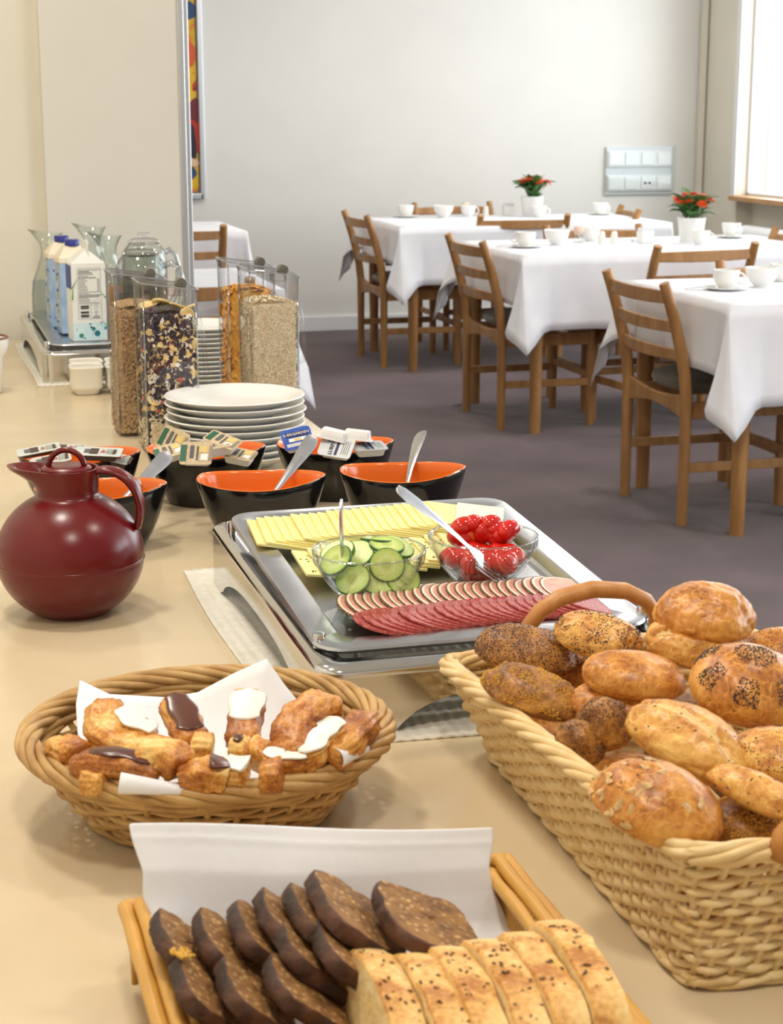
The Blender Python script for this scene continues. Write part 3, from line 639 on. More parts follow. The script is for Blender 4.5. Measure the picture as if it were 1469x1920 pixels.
# red jam in some bowls
M['jam']=mat('red_jam',(150,24,10),(110,14,8),rough=.12,scale=60,bump=.3,bscale=120)
for (x,y),lab in [((.655,2.262),'red jam in the right-hand bowl with spoon'),((.240,2.268),'red jam in the bowl behind the jug')]:
    g=G(); g.lathe([(.001,.0),(.03,.0),(.050,.001)],32); 
    g=G(); n=32
    g.grid(lambda i,j:(.060*j*math.cos(2*PI*i),.046*j*math.sin(2*PI*i),.001*fbm((i*9,j*9,1))),n,6,cu=True); o=obj('jam',g,M['jam'],None,smooth=True,kind='stuff'); o.location=(x,y,ZC+.0455); o.rotation_euler=(0,0,YAW); tag(o,lab,'jam',kind='stuff')
def aim(p,q,roll=0):
    d=(Vector(q)-Vector(p)).normalized(); return (Matrix(d.to_track_quat('X','Z').to_matrix()).to_4x4()@Matrix.Rotation(roll,4,'X')).to_euler()
# spoons leaning out of the bowls: handle tip -> bowl bottom
for (tip,bot,lab,roll) in [((318,850),(.225,2.245,.797),'serving spoon leaning right out of the bowl behind the jug',-.9),((590,818),(.440,2.238,.797),'serving spoon standing in the empty bowl',-.8),((792,808),(.645,2.238,.797),'serving spoon standing in the right-hand jam bowl',.4)]:
    q=Vector(bot); p=at(tip[0],tip[1],.86)
    for k in range(140):
        pp=at(tip[0],tip[1],.82+.001*k)
        if (pp-q).length<=.180: p=pp; break
    make_spoon('serving_spoon',lab,p,aim(p,q,roll),'steel serving spoons in the bowls',.19)
# ---------------- plates ----------------
pg=G(); Rp=.114
pg.lathe([(.001,.005),(.055,.005),(.058,.001),(.062,.001),(.066,.006),(.085,.0105),(.100,.018),(Rp-.002,.0235),(Rp,.0248),(Rp-.0012,.0262),(Rp-.004,.0258),(.098,.0205),(.084,.0135),(.064,.0092),(.001,.009)],72)
PL=None
for i in range(9):
    if PL is None: o=obj('plate',pg,M['china'],None,smooth=True,ang=60); PL=o
    else: o=PL.copy(); COL.objects.link(o)
    o.location=(.512+.002*math.sin(i*2.3),2.748+.002*math.cos(i*1.7),ZC+.0005+.0112*i)
    tag(o,('topmost white plate of the stack beside the muesli dispenser' if i==8 else ORD[8-i]+' white plate from the top of the near plate stack'),'plate','near stack of white plates')
for i in range(14):
    o=PL.copy(); COL.objects.link(o); o.scale=(.86,.86,.75); o.location=(.585+.0015*math.sin(i*2.1),3.50,ZC+.0005+.0092*i)
    tag(o,('topmost white plate of the far stack between the dispensers' if i==13 else ORD[13-i]+' white plate from the top of the far plate stack'),'plate','far stack of white plates')
# ---------------- small white cups in front of the far stand ----------------
def ramekin(lab,p,rz=0):
    t=thing('ramekin',lab,'cup',(p[0],p[1],ZC+p[2]),rz,'small white stacking cups before the far stand')
    def rr(h,z): return [(x,y,z) for x,y in rrect(-h,-h,h,h,h*.62,6)]
    g=G(); g.loft([rr(.021,0),rr(.0235,.003),rr(.026,.008),rr(.0265,.010),rr(.0315,.013),rr(.0325,.018),rr(.0325,.052),rr(.034,.054),rr(.0343,.057),rr(.0330,.059),rr(.0305,.057),rr(.030,.02),rr(.02,.010)],caps=(True,True)); obj('body',g,M['chinawarm'],t,smooth=True,ang=50)
    return t
ramekin('small white cup nearest the left of the four before the far stand',(.352,3.535,0)); ramekin('front right one of the four small white cups, beside the cocoa cereal',(.424,3.530,0))
ramekin('rear left small white cup, just behind the front left one',(.360,3.608,.0)); ramekin('rear right small white cup before the far stand',(.432,3.604,.0))
# white pot with brown rim at the left border
t=thing('white_pot','white pot with a brown glazed rim at the left border of the photo','pot',(.155,3.60,ZC))
g=G(); g.lathe([(.001,0),(.030,0),(.033,.004),(.038,.075),(.046,.085),(.050,.100),(.050,.112),(.046,.112),(.044,.09),(.034,.07),(.028,.01),(.001,.008)],36); obj('body',g,M['china'],t,smooth=True,ang=50)
g=G(); g.lathe([(.0502,.1115),(.0506,.1140),(.048,.1160),(.0455,.1140),(.0462,.111)],36); obj('rim_band',g,mat('brown_glaze',(120,62,30),rough=.3),t,smooth=True)
# ---------------- milk cartons ----------------
M['cartonw']=mat('carton_white',(236,236,232),rough=.42); M['cartonb']=mat('carton_blue',(176,196,220),(150,178,210),rough=.42,scale=25,lo=.4,hi=.6)
M['ink']=mat('ink_grey',(90,90,96),rough=.6); M['inkd']=mat('ink_dark',(44,46,54),rough=.6); M['teal']=mat('ink_teal',(60,160,160),(30,110,130),rough=.5,scale=150); M['pale']=mat('ink_pale_blue',(196,226,232),(214,234,236),rough=.5,scale=40)
M['grass']=mat('ink_green',(96,160,60),rough=.5); M['blue']=mat('ink_blue',(36,66,150),rough=.5); M['cap']=mat('blue_cap',(44,52,140),rough=.35); M['cream']=mat('cream_card',(238,228,204),rough=.5); M['yel']=mat('ink_yellow',(220,196,120),rough=.5)
CW,CD,CHH=.074,.074,.168
def carton_shape(g,mi=0,flat=False):
    a,b=CW/2,CD/2
    if not flat:
        v=[(-a,-b,0),(a,-b,0),(a,b,0),(-a,b,0),(-a,-b,CHH),(a,-b,CHH),(a,b,CHH),(-a,b,CHH),(0,-b*.62,CHH+.030),(0,b*.62,CHH+.030)]
        g.add(v,[(0,3,2,1),(0,1,5,4),(1,2,6,5),(2,3,7,6),(3,0,4,7),(4,5,8),(6,7,9),(5,6,9,8),(7,4,8,9)],mi)
    else:
        v=[(-a,-b,0),(a,-b,0),(a,b,0),(-a,b,0),(-a,-b,CHH),(a,-b,CHH),(a,b,CHH),(-a,b,CHH),(-a*.45,b*.9,CHH+.024),(a*.45,b*.9,CHH+.024),(-a*.5,-b*.1,CHH+.024),(a*.5,-b*.1,CHH+.024)]
        g.add(v,[(0,3,2,1),(0,1,5,4),(1,2,6,5),(2,3,7,6),(3,0,4,7),(4,5,11,10),(5,6,9,11),(6,7,8,9),(7,4,10,8),(10,11,9,8)],mi)
t=thing('milk_carton','white gable-top milk carton with nutrition table and teal flower print','carton',(.3905,3.845,.842),.06)
g=G(); carton_shape(g); obj('body',g,M['cartonw'],t,bevel=.0015)
g=G(); g.box((0,0,CHH+.037),(.0025,CD*.98,.020)); obj('top_fin',g,M['cartonw'],t)
g=G(); g.box((-CW/2-.0008,0,CHH*.82),(.0006,CD*.9,CHH*.3)); obj('blue_print',g,M['blue'],t)
# print on the front face (thin ink layers)
y0=-CD/2-.0009
def ink(cx,cz,w,h,mi,lay=0): g.quad((cx-w/2,y0-.00012*lay,cz-h/2),(cx+w/2,y0-.00012*lay,cz-h/2),(cx+w/2,y0-.00012*lay,cz+h/2),(cx-w/2,y0-.00012*lay,cz+h/2),mi)
g=G(); ink(0,.021,CW*.96,.036,2)
L0,Rr,T0,B0=-.024,.026,.158,.048
for cx,cz,w,h in [((L0+Rr)/2,T0,Rr-L0,.0005),((L0+Rr)/2,B0,Rr-L0,.0005),(L0,(T0+B0)/2,.0005,T0-B0),(Rr,(T0+B0)/2,.0005,T0-B0),(.003,.0635,.0005,.031),((L0+Rr)/2,.079,Rr-L0,.0004)]: ink(cx,cz,w,h,0,1)
random.seed(2)
for i in range(22):
    z=T0-.004-.0034*i; bold=i in (1,2,5,16,17); L1=random.uniform(.016,.042) if i not in (0,14,16) else .046
    if 6<=i<=13: L1=random.uniform(.008,.02); ink(.021,z,.006,.0011,0,1)
    x=L0+.002
    while x<L0+.002+L1:
        wd=random.uniform(.002,.005); ink(x+wd/2,z,wd,.0017 if bold else .0011,1 if bold else 0,1); x+=wd+.0008
for k,(z,h) in enumerate([(.0755,.003),(.0725,.0012),(.0705,.0015),(.064,.0012),(.0618,.003),(.0565,.0022),(.0533,.003)]): ink(-.0105,z,.018,h,1,1)
def disc(cx,cz,r,mi,k=10,lay=2,sx=1):
    g.add([(cx+r*sx*math.cos(2*PI*i/k),y0-.00012*lay,cz+r*math.sin(2*PI*i/k)) for i in range(k)],[tuple(range(k))],mi)
for cx,cz,r,mi in [(-.020,.012,.0052,3),(-.019,.0125,.0035,4),(-.013,.0065,.002,3),(.000,.037,.0022,5),(.002,.030,.0024,5),(.007,.026,.0048,3),(.006,.0275,.003,4),(.015,.016,.0068,3),(.015,.017,.004,4),(.033,.027,.0035,3),(.0245,.0395,.0018,5),(-.029,.026,.0014,3)]: disc(cx,cz,r,mi)
def stroke(x0,z0,x1,z1,w,mi): 
    g.add([(x0-w,y0-.0003,z0),(x0+w,y0-.0003,z0),(x1+w*.2,y0-.0003,z1),(x1-w*.2,y0-.0003,z1)],[(0,1,2,3)],mi)
stroke(-.036,.115,-.0245,.136,.0016,4); stroke(-.0365,.09,-.034,.122,.0018,4); stroke(.0362,.092,.0255,.107,.0016,4); stroke(.0362,.030,.0262,.045,.0012,4)
for a_,b_,c2,d2 in [(-.019,.008,-.015,.004),(.016,.010,.020,.004),(.007,.021,.004,.004),(.018,.016,.035,.010),(.024,.038,.028,.02)]: stroke(a_,b_,c2,d2,.0003,5)
# recycling tree mark and oval stamp
def ringm(cx,cz,rx,rz,w,mi,k=16,a0=0,a1=2*PI):
    for i in range(k):
        a,b=a0+(a1-a0)*i/k,a0+(a1-a0)*(i+1)/k
        g.add([(cx+rx*math.cos(a),y0-.0003,cz+rz*math.sin(a)),(cx+rx*math.cos(b),y0-.0003,cz+rz*math.sin(b)),(cx+(rx-w)*math.cos(b),y0-.0003,cz+(rz-w)*math.sin(b)),(cx+(rx-w)*math.cos(a),y0-.0003,cz+(rz-w)*math.sin(a))],[(0,1,2,3)],mi)
ringm(.0155,.085,.0075,.0045,.0004,0); ringm(.0145,.0722,.0042,.0042,.0006,1,12,-.6,3.8); stroke(.0145,.0655,.0145,.071,.0005,1); stroke(.0098,.0695,.0125,.0685,.0005,1)
for z,w_ in [(.0625,.009),(.0575,.005),(.0535,.014),(.0505,.016)]: ink(.0145,z,w_,.0012,1,1)
obj('printed_panel',g,[M['ink'],M['inkd'],M['pale'],M['teal'],M['grass'],M['blue']],t,kind='stuff')
def bluecarton(lab,p,rz):
    t=thing('milk_carton',lab,'carton',(p[0],p[1],.842),rz,'blue milk cartons with screw caps'); g=G(); carton_shape(g,0,True); obj('body',g,M['cartonb'],t,bevel=.0015)
    g=G(); a,b=CW/2+.0008,CD/2+.0008
    z=CHH; g.add([(-a,-b,z-.01),(a,-b,z-.01),(a,b,z-.01),(-a,b,z-.01),(-a,-b,z),(a,-b,z),(a,b,z),(-a,b,z),(-a*.45,b*.9,z+.0252),(a*.45,b*.9,z+.0252),(-a*.5,-b*.1,z+.0252),(a*.5,-b*.1,z+.0252)],[(0,1,5,4),(1,2,6,5),(2,3,7,6),(3,0,4,7),(4,5,11,10),(5,6,9,11),(6,7,8,9),(7,4,10,8),(10,11,9,8)])
    obj('cream_top',g,M['cream'],t)
    g=G(); g.lathe([(.0150,0),(.0165,.001),(.0168,.012),(.0155,.014),(.001,.0145)],24,0,Matrix.Translation((0,.005,CHH+.025))); cp=obj('screw_cap',g,M['cap'],t,smooth=True,ang=40)
    g=G(); random.seed(len(lab))
    for i in range(12):
        z=.02+.012*i; yy=random.uniform(-.02,.02); g.quad((-a-.0004,yy-.008,z),(-a-.0004,yy+.008,z),(-a-.0004,yy+.008,z+.006),(-a-.0004,yy-.008,z+.006),i%3)
        g.quad((yy-.008,-b-.0004,z),(yy+.008,-b-.0004,z),(yy+.008,-b-.0004,z+.006),(yy-.008,-b-.0004,z+.006),i%3)
    obj('printed_marks',g,[M['blue'],M['cartonw'],M['yel']],t,kind='stuff'); return t
bluecarton('pale blue milk carton with blue cap directly behind the white carton',(.378,3.985),.08); bluecarton('rear pale blue milk carton, its cap left of the other cap',(.366,4.11),.05)
# ---------------- glass jugs and carafes ----------------
def carafe(lab,p,H=.215,R=.046,water=.45,lip=PI,juice=False,rz=0,grp='glass carafes at the far end'):
    t=thing('carafe',lab,'carafe',(p[0],p[1],.8435),rz,grp); n=40
    def ring(r,z,k=0):
        pts=[]
        for i in range(n):
            a=2*PI*i/n; e=max(0,math.cos(a-lip))**2; pts.append(((r+k*.016*e)*math.cos(a),(r+k*.016*e)*math.sin(a),z+k*.010*e))
        return pts
    pro=[(R*.80,.002,0),(R*.97,.008,0),(R,.02,0),(R*.99,H*.30,0),(R*.90,H*.45,0),(R*.62,H*.62,0),(R*.46,H*.72,0),(R*.42,H*.80,0),(R*.46,H*.88,.1),(R*.62,H*.96,.6),(R*.74,H,1)]
    g=G(); g.loft([ring(.001,.004)]+[ring(*q) for q in pro]+[ring(r-.0022,z+.0003,k) for r,z,k in pro[::-1][:-1]]+[ring(.001,.008)],caps=(False,False)); obj('vessel',g,M['bowlglass'],t,smooth=True,ang=60)
    if water:
        g=G(); zw=H*water; g.lathe([(.001,.0085),(R*.9,.010),(R*.93,.02),(R*.93,zw),(.001,zw)],32); obj('liquid',g,M['waterglass'] if not juice else M['juice'],t,smooth=True,ang=50)
    return t
M['juice']=mat('apple_juice',(214,120,20),(226,140,30),rough=.1)
carafe('glass carafe half full of water, leftmost at the far end',(.345,4.215),H=.205)
carafe('glass carafe of orange juice behind the cocoa cereal',(.478,4.16),H=.20,water=.42,juice=True); carafe('empty glass carafe with flared lip farthest back',(.452,4.255),H=.215,water=0)
def jug(lab,p,R=.056,H=.185,hand=0,z0=.8435):
    t=thing('glass_jug',lab,'jug',(p[0],p[1],z0),hand,'round glass jugs with handles'); pro=[(R*.75,.002),(R*.95,.01),(R,.03),(R,H*.72),(R*.97,H*.84),(R*.86,H*.93),(R*.70,H*.985),(R*.66,H)]
    g=G(); g.lathe([(.001,.004)]+pro+[(r-.003,z) for r,z in pro[::-1]]+[(.001,.007)],40); obj('vessel',g,M['bowlglass'],t,smooth=True,ang=60)
    g=G(); g.lathe([(R*.64,H-.004),(R*.72,H+.001),(R*.72,H+.004),(R*.5,H+.010),(.001,H+.012)],32); ld=obj('lid',g,M['plastic'],t,smooth=True,ang=40)
    g=G(); g.lathe([(.012,H+.010),(.016,H+.020),(.010,H+.024),(.001,H+.024)],20); obj('lid_knob',g,M['plastic'],ld,smooth=True)
    g=G(); pts=[(R*.9,0,H*.86),(R+.012,0,H*.90),(R+.026,0,H*.84),(R+.034,0,H*.70),(R+.034,0,H*.52),(R+.028,0,H*.36),(R+.014,0,H*.26),(R*.97,0,H*.24)]
    g.tube(pts,.0072,10,flat=1.2); obj('handle',g,M['glassrim'],t,smooth=True)
    g=G(); g.lathe([(.001,.0075),(R-.005,.009),(R-.0035,.03),(R-.0035,H*.52),(.001,H*.52)],32); obj('liquid',g,M['waterglass'],t,smooth=True,ang=50)
    return t
jug('large glass jug with a thick handle rising behind the muesli dispenser',(.505,3.80),hand=YAW); jug('rear glass jug whose lid shows above the large one',(.548,4.05),R=.052,H=.19,hand=.3)
# ---------------- cereal dispensers ----------------
def dispenser(lab,p,rz=0,W=.096,D=.112,HL=.285,HR=.272):
    t=thing('cereal_dispenser',lab,'dispenser',(p[0],p[1],ZC),rz,'clear plastic cereal dispensers'); a,b=W/2,D/2
    def rr(x0,z,top=False,ins=0):
        pts=[]
        for x,y in rrect(-a+ins+x0,-b+ins,a-ins,b-ins,.016,5):
            zz=(HL+(HR-HL)*(x+a)/(2*a)) if top else z
            pts.append((x,y,zz+(z if top else 0)))
        return pts
    k=.004 # slight taper to the base
    g=G(); g.loft([rr(0,.0005,ins=.006),rr(0,.003,ins=.005),rr(0,.02,ins=.004),rr(0,0,True)],caps=(True,False)); obj('clear_body',g,M['plastic'],t,smooth=True,ang=50,solid=0)
    g=G(); g.loft([rr(0,-.002,True,-.0015),rr(0,.004,True,-.0015),rr(0,.005,True,.002)],caps=(False,True)); ld=obj('slanted_lid',g,M['plastic'],t,smooth=True,ang=40)
    g=G()
    for o_ in (0,): 
        g.loft([rr(0,.0035,True,-.0022),rr(0,.0052,True,-.0022),rr(0,.0052,True,0),rr(0,.0035,True,0)],caps=(False,False),loop=True)
    obj('lid_edge',g,M['rimgrey'],ld,smooth=True,ang=40)
    g=G(); g.box((a*.35,-b*.2,(HL+HR)/2-.006),(.026,.03,.018)); obj('hinge_block',g,M['plastic'],ld,bevel=.002)
    g=G(); g.lathe([(.001,-.012),(.0085,-.012),(.0095,-.008),(.0095,.008),(.0085,.012),(.001,.012)],20,0,Matrix.Translation((a*.52,-b*.2,(HL+HR)/2+.006))@Matrix.Rotation(PI/2,4,'X')); obj('lid_knob',g,M['knob'],ld,smooth=True,ang=40)
    for sx in (-1,1):
        for sy in (-1,1):
            ht=HL if sx<0 else HR; g=G(); g.tube([(sx*(a-.0045),sy*(b-.0045),.004),(sx*(a-.0045),sy*(b-.0045),ht)],.0016,6); obj('bright_edge',g,M['glassrim'],t,smooth=True)  # glossy tubes added to imitate bright highlight lines along the clear corners
    g=G(); g.tube([(a-.001,0,.225),(a+.008,0,.222),(a+.013,0,.20),(a+.017,0,.16),(a+.019,0,.13),(a+.015,0,.115),(a+.004,0,.113),(a-.003,0,.116)],.0042,8,flat=1.6); obj('handle',g,M['plastic'],t,smooth=True)
    return t
M['rimgrey']=mat('grey_plastic_edge',(150,150,156),rough=.3); M['knob']=mat('grey_knob',(120,118,110),rough=.35,metal=.4)
DP=[('muesli',(.424,2.895),'clear cereal dispenser of dark fruit muesli, nearest on the left'),('cocoa',(.400,3.085),'clear cereal dispenser of brown puffed cereal behind the muesli'),
    ('oats',(.640,3.09),'clear cereal dispenser of rolled oats behind the plates'),('flakes',(.632,3.255),'clear cereal dispenser of corn flakes behind the oats')]
for k,p,lab in DP: dispenser(lab,p,0)
def fill(p,h0,h1,W=.096,D=.112,ins=.0085,n=10,rough=.003,seed=0,bulge=.01):
    g=G(); a,b=W/2-ins,D/2-ins; m=48
    base=rrect(-a,-b,a,b,.014,5)
    # resample outline
    rings=[]; zs=[h0+(h1-h0)*i/n for i in range(n+1)]
    for z in zs: rings.append([(x*1.0+rough*fbm((x*60,y*60,z*60+seed)),y+rough*fbm((x*60+9,y*60,z*60+seed)),z) for x,y in base])
    for s in (.85,.6,.3,.03): rings.append([(x*s,y*s,h1+bulge*(1-s*s)+rough*fbm((x*90*s,y*90*s,seed+3))) for x,y in base])
    g.loft(rings,caps=(True,True)); return g
def bits(g,p,cnt,zr,shape,mi,size,W=.096,D=.112,ins=.0035,top=0,seed=0,tilt=1.4):
    random.seed(seed); e=ins+size*{'disc':.42,'flake':.3,'blob':.5,'cube':.7}[shape]; a,b=W/2-e,D/2-e; ft={'disc':.45,'flake':.6,'blob':1.4,'cube':1.4}[shape]
    for i in range(cnt):
        f=random.random(); z=random.uniform(*zr); rnd=lambda k: random.uniform(-k,k)
        if random.random()<top:
            x,y=rnd(a)*.85,rnd(b)*.85; z=zr[1]+.008*(1-(x/a)**2); R_=Euler((rnd(.5),rnd(.5),rnd(3.1)))
        elif f<.68: x,y=rnd(a-.006),(-b if f<.5 else b); R_=Euler((PI/2+rnd(ft),rnd(3.1),rnd(ft*.6)))
        else: x,y=(-a if f<.86 else a),rnd(b-.006); R_=Euler((PI/2+rnd(ft),rnd(3.1),PI/2+rnd(ft*.6)))
        mx=Matrix.Translation((x,y,z))@R_.to_matrix().to_4x4()
        s=size*random.uniform(.7,1.25)
        if shape=='flake': g.add([(-s,-s*.45,0),(0,-s*.6,s*.12),(s,-s*.3,0),(s*.8,s*.45,s*.1),(-s*.1,s*.6,0),(-s*.8,s*.35,s*.1)],[(0,1,2,3,4,5)],mi,mx)
        elif shape=='blob':
            v=[(0,0,s*.6),(s,0,0),(0,s*.7,0),(-s,0,0),(0,-s*.7,0),(0,0,-s*.6)]; v=[tuple(c*random.uniform(.8,1.2) for c in q) for q in v]
            g.add(v,[(0,1,2),(0,2,3),(0,3,4),(0,4,1),(5,2,1),(5,3,2),(5,4,3),(5,1,4)],mi,mx)
        elif shape=='cube': g.box((0,0,0),(s*1.6,s*1.5,s*1.4),mi,mx)
        elif shape=='disc':
            k=12; g.loft([[(s*r*math.cos(2*PI*q/k),s*r*math.sin(2*PI*q/k),z_) for q in range(k)] for r,z_ in ((.95,-s*.12),(1,0),(.95,s*.12))],mi,True,(True,True),mx)
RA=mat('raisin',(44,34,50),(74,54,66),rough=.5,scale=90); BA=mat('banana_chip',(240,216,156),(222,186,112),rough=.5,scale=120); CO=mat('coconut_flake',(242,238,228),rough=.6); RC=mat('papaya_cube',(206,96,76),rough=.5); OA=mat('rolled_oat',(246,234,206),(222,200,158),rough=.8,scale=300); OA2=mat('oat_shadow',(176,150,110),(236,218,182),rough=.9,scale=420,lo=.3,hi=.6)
def content(name,gs,mats,p,lab):
    o=obj(name,gs,mats,None,smooth=False); o.location=(p[0],p[1],ZC+.003); tag(o,lab,'cereal',kind='stuff'); return o
p=DP[0][1]; g=fill(p,.003,.228,rough=.003,ins=.009); g.m=[0]*len(g.m)
g2=G(); 
bits(g,p,1500,(.055,.232),'blob',0,.0052,seed=1,top=.12); bits(g,p,52,(.06,.238),'disc',1,.0145,seed=2,top=.15,tilt=.9); bits(g,p,120,(.05,.236),'flake',2,.0065,seed=3); bits(g,p,12,(.06,.20),'cube',3,.0040,seed=4); bits(g,p,70,(.06,.23),'cube',1,.0046,seed=6)
bits(g,p,1300,(.004,.062),'flake',4,.0042,seed=5); bits(g,p,160,(.06,.22),'flake',4,.0042,seed=15)
content('muesli',g,[RA,BA,CO,RC,OA],p,'dark muesli with raisins, banana chips, coconut and oats')
CC=mat('cocoa_puff',(168,136,98),(190,160,118),rough=.8,scale=160); p=DP[1][1]; g=fill(p,.003,.215,rough=.004,ins=.007,bulge=.014); bits(g,p,2600,(.006,.222),'blob',0,.0044,seed=7,top=.2); content('cocoa_cereal',g,[CC],p,'light brown puffed cereal in the rear left dispenser')
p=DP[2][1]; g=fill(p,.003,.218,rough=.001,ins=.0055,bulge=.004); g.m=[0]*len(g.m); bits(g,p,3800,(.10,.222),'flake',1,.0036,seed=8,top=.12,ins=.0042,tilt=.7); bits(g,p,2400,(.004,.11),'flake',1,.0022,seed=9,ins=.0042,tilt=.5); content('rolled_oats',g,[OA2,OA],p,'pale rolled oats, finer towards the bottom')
CF=mat('corn_flake',(246,190,84),(232,164,58),rough=.6,scale=90); p=DP[3][1]; g=fill(p,.003,.205,rough=.003,ins=.009,bulge=.012); bits(g,p,1700,(.006,.225),'flake',0,.0095,seed=10,top=.3,ins=.004); content('corn_flakes',g,[CF],p,'golden corn flakes in the rear right dispenser')
# ---------------- portion packs in the bowls ----------------
M['packw']=mat('pack_plastic',(236,236,236),rough=.35); M['foil']=mat('foil_lid',(206,212,206),(190,198,192),rough=.4,scale=60); M['foils']=mat('foil_silver',(206,210,214),rough=.3,metal=.3); M['brownp']=mat('print_brown',(70,46,40),rough=.5); M['redp']=mat('print_red',(170,30,46),rough=.5); M['greenp']=mat('print_green',(30,92,66),rough=.5); M['beige']=mat('print_beige',(214,196,160),(190,168,130),rough=.5,scale=200); M['bluep']=mat('print_royal_blue',(32,62,160),(46,96,196),rough=.4,scale=60); M['navy']=mat('print_navy',(28,34,84),rough=.5)
PM=[M['foil'],M['brownp'],M['redp'],M['ink'],M['greenp'],M['beige'],M['bluep'],M['cartonw'],M['navy'],M['yel'],M['foils']]
def pack(lab,q,rot,kind,W=.052,D=.034,H=.013,grp=None):
    t=thing('portion_pack',lab,'spread pack',q,0,grp,rot=rot); base={'choc':0,'cheese':5,'butter':6,'lur':10,'plain':7,'flatc':7}[kind]
    def rr(s,z): return [(x,y,z) for x,y in rrect(-W/2*s,-D/2*s,W/2*s,D/2*s,.005*s,4)]
    g=G(); g.loft([rr(.72,-H),rr(.78,-H+.001),rr(.88,-.0012),rr(1,-.001),rr(1,0)],caps=(True,False)); obj('tub',g,M['packw'] if kind!='choc' else M['brownp'],t,smooth=True,ang=40)
    g=G(); g.loft([rr(1.0,0),rr(1.0,.0005)]); obj('foil_lid',g,PM[base],t)
    g=G(); z=.0009
    def ik(cx,cy,w,h,mi,k=0): g.quad((cx-w/2,cy-h/2,z+k*.0001),(cx+w/2,cy-h/2,z+k*.0001),(cx+w/2,cy+h/2,z+k*.0001),(cx-w/2,cy+h/2,z+k*.0001),mi)
    if kind=='choc':
        ik(-.016,0,.008,.018,3); ik(-.006,0,.012,.026,1); 
        for i in range(5): ik(.004+.0012*i,-.004+.004*(i%3),.002,.005,2)
        for i in range(5): ik(.0115+.0018*i,0,.0007,.022,3)
        ik(.0225,0,.005,.022,1); ik(.006,.009,.003,.004,9)
    elif kind=='cheese':
        ik(-.018,0,.009,.026,4); ik(-.006,.002,.006,.020,3); ik(.002,0,.003,.022,3); ik(.010,.006,.012,.010,9); ik(.012,-.006,.010,.010,7)
        for i in range(3): ik(.019+.0018*i,0,.0007,.026,3)
    elif kind=='butter':
        ik(0,.008,.034,.009,8); ik(0,-.002,.026,.006,7,1); ik(0,-.0025,.010,.004,9,2); ik(0,-.011,.036,.006,10,1)
    elif kind=='lur':
        ik(.002,0,.004,.030,8)
        for i in range(4): ik(.010+.003*i,0,.0007,.024,3)
        ik(-.012,.010,.006,.006,3)
    if kind!='plain': obj('printed_lid_design',g,PM,t,kind='stuff')
    if kind=='butter':
        g=textgeo('KÆRGÅRDEN',.0062); o=obj('lettering',g,M['cartonw'],t); o.location=(0,.008,.0012)
    if kind=='lur':
        g=textgeo('LURPAK',.0085); o=obj('lettering',g,M['navy'],t); o.location=(-.006,0,.0012); o.rotation_euler=(0,0,PI/2)
    return t
def E_(a,b,c): return (math.radians(a),math.radians(b),math.radians(c))
gp1,gp2,gp3='chocolate spread packs in the left bowl','cheese spread tubs in the middle bowl','butter tubs in the right bowl'
def pp(px,py,z): v=at(px,py,z); return (v.x,v.y,v.z)
pack('long white-edged spread sachet sticking out left of the bowl behind the jug',pp(72,843,.862),E_(4,-8,0),'choc',.062,.040,.006,gp1)
pack('spread sachet at the right of the bowl behind the jug',pp(185,847,.864),E_(6,3,-14),'choc',.066,.042,.009,gp1)
pack('spread sachet lying low between the jug lid and the bowl rim',pp(95,862,.858),E_(10,-10,-4),'choc',.058,.036,.006,gp1)
pack('spread sachet at the back of the left bowl',pp(125,838,.862),E_(0,4,-8),'choc',.056,.036,.008,gp1)
pack('dark spread tub at the bottom right of the left bowl',pp(215,858,.852),E_(14,12,-20),'choc',.044,.03,.010,gp1)
pack('cheese spread tub with brown and yellow lid facing forward in the middle bowl',pp(368,850,.865),E_(52,0,-20),'cheese',.046,.036,.013,gp2)
pack('cheese spread tub tilted on the top right of the middle bowl',pp(418,825,.877),E_(14,16,-38),'cheese',.050,.034,.013,gp2)
pack('cheese spread tub lying behind the forward-facing lid',pp(395,834,.872),E_(10,-6,8),'cheese',.052,.036,.015,gp2)
pack('cheese spread tub standing upright at the left of the middle bowl',pp(324,826,.873),E_(60,14,-50),'cheese',.048,.036,.013,gp2)
pack('cheese spread tub beside the spoon at the left rim of the middle bowl',pp(318,845,.862),E_(20,-14,0),'cheese',.044,.034,.012,gp2)
pack('cheese spread tub with a green mark at the right end of the middle bowl',pp(450,851,.856),E_(14,8,-30),'cheese',.046,.034,.012,gp2)
pack('blue lidded butter tub at the left of the right bowl',pp(558,822,.875),E_(40,-10,-2),'butter',.044,.038,.013,gp3)
pack('silver lidded butter tub with navy stripe in the right bowl',pp(631,838,.860),E_(42,6,-32),'lur',.050,.036,.012,gp3)
pack('overturned white butter tub in the middle of the right bowl',pp(625,823,.868),E_(176,12,-24),'plain',.046,.034,.014,gp3)
pack('overturned white butter tub at the back right of the right bowl',pp(670,824,.866),E_(174,6,-20),'plain',.046,.034,.014,gp3)
pack('silver lidded tub lying flat at the right end of the right bowl',pp(692,836,.858),E_(10,0,4),'lur',.050,.036,.012,gp3)
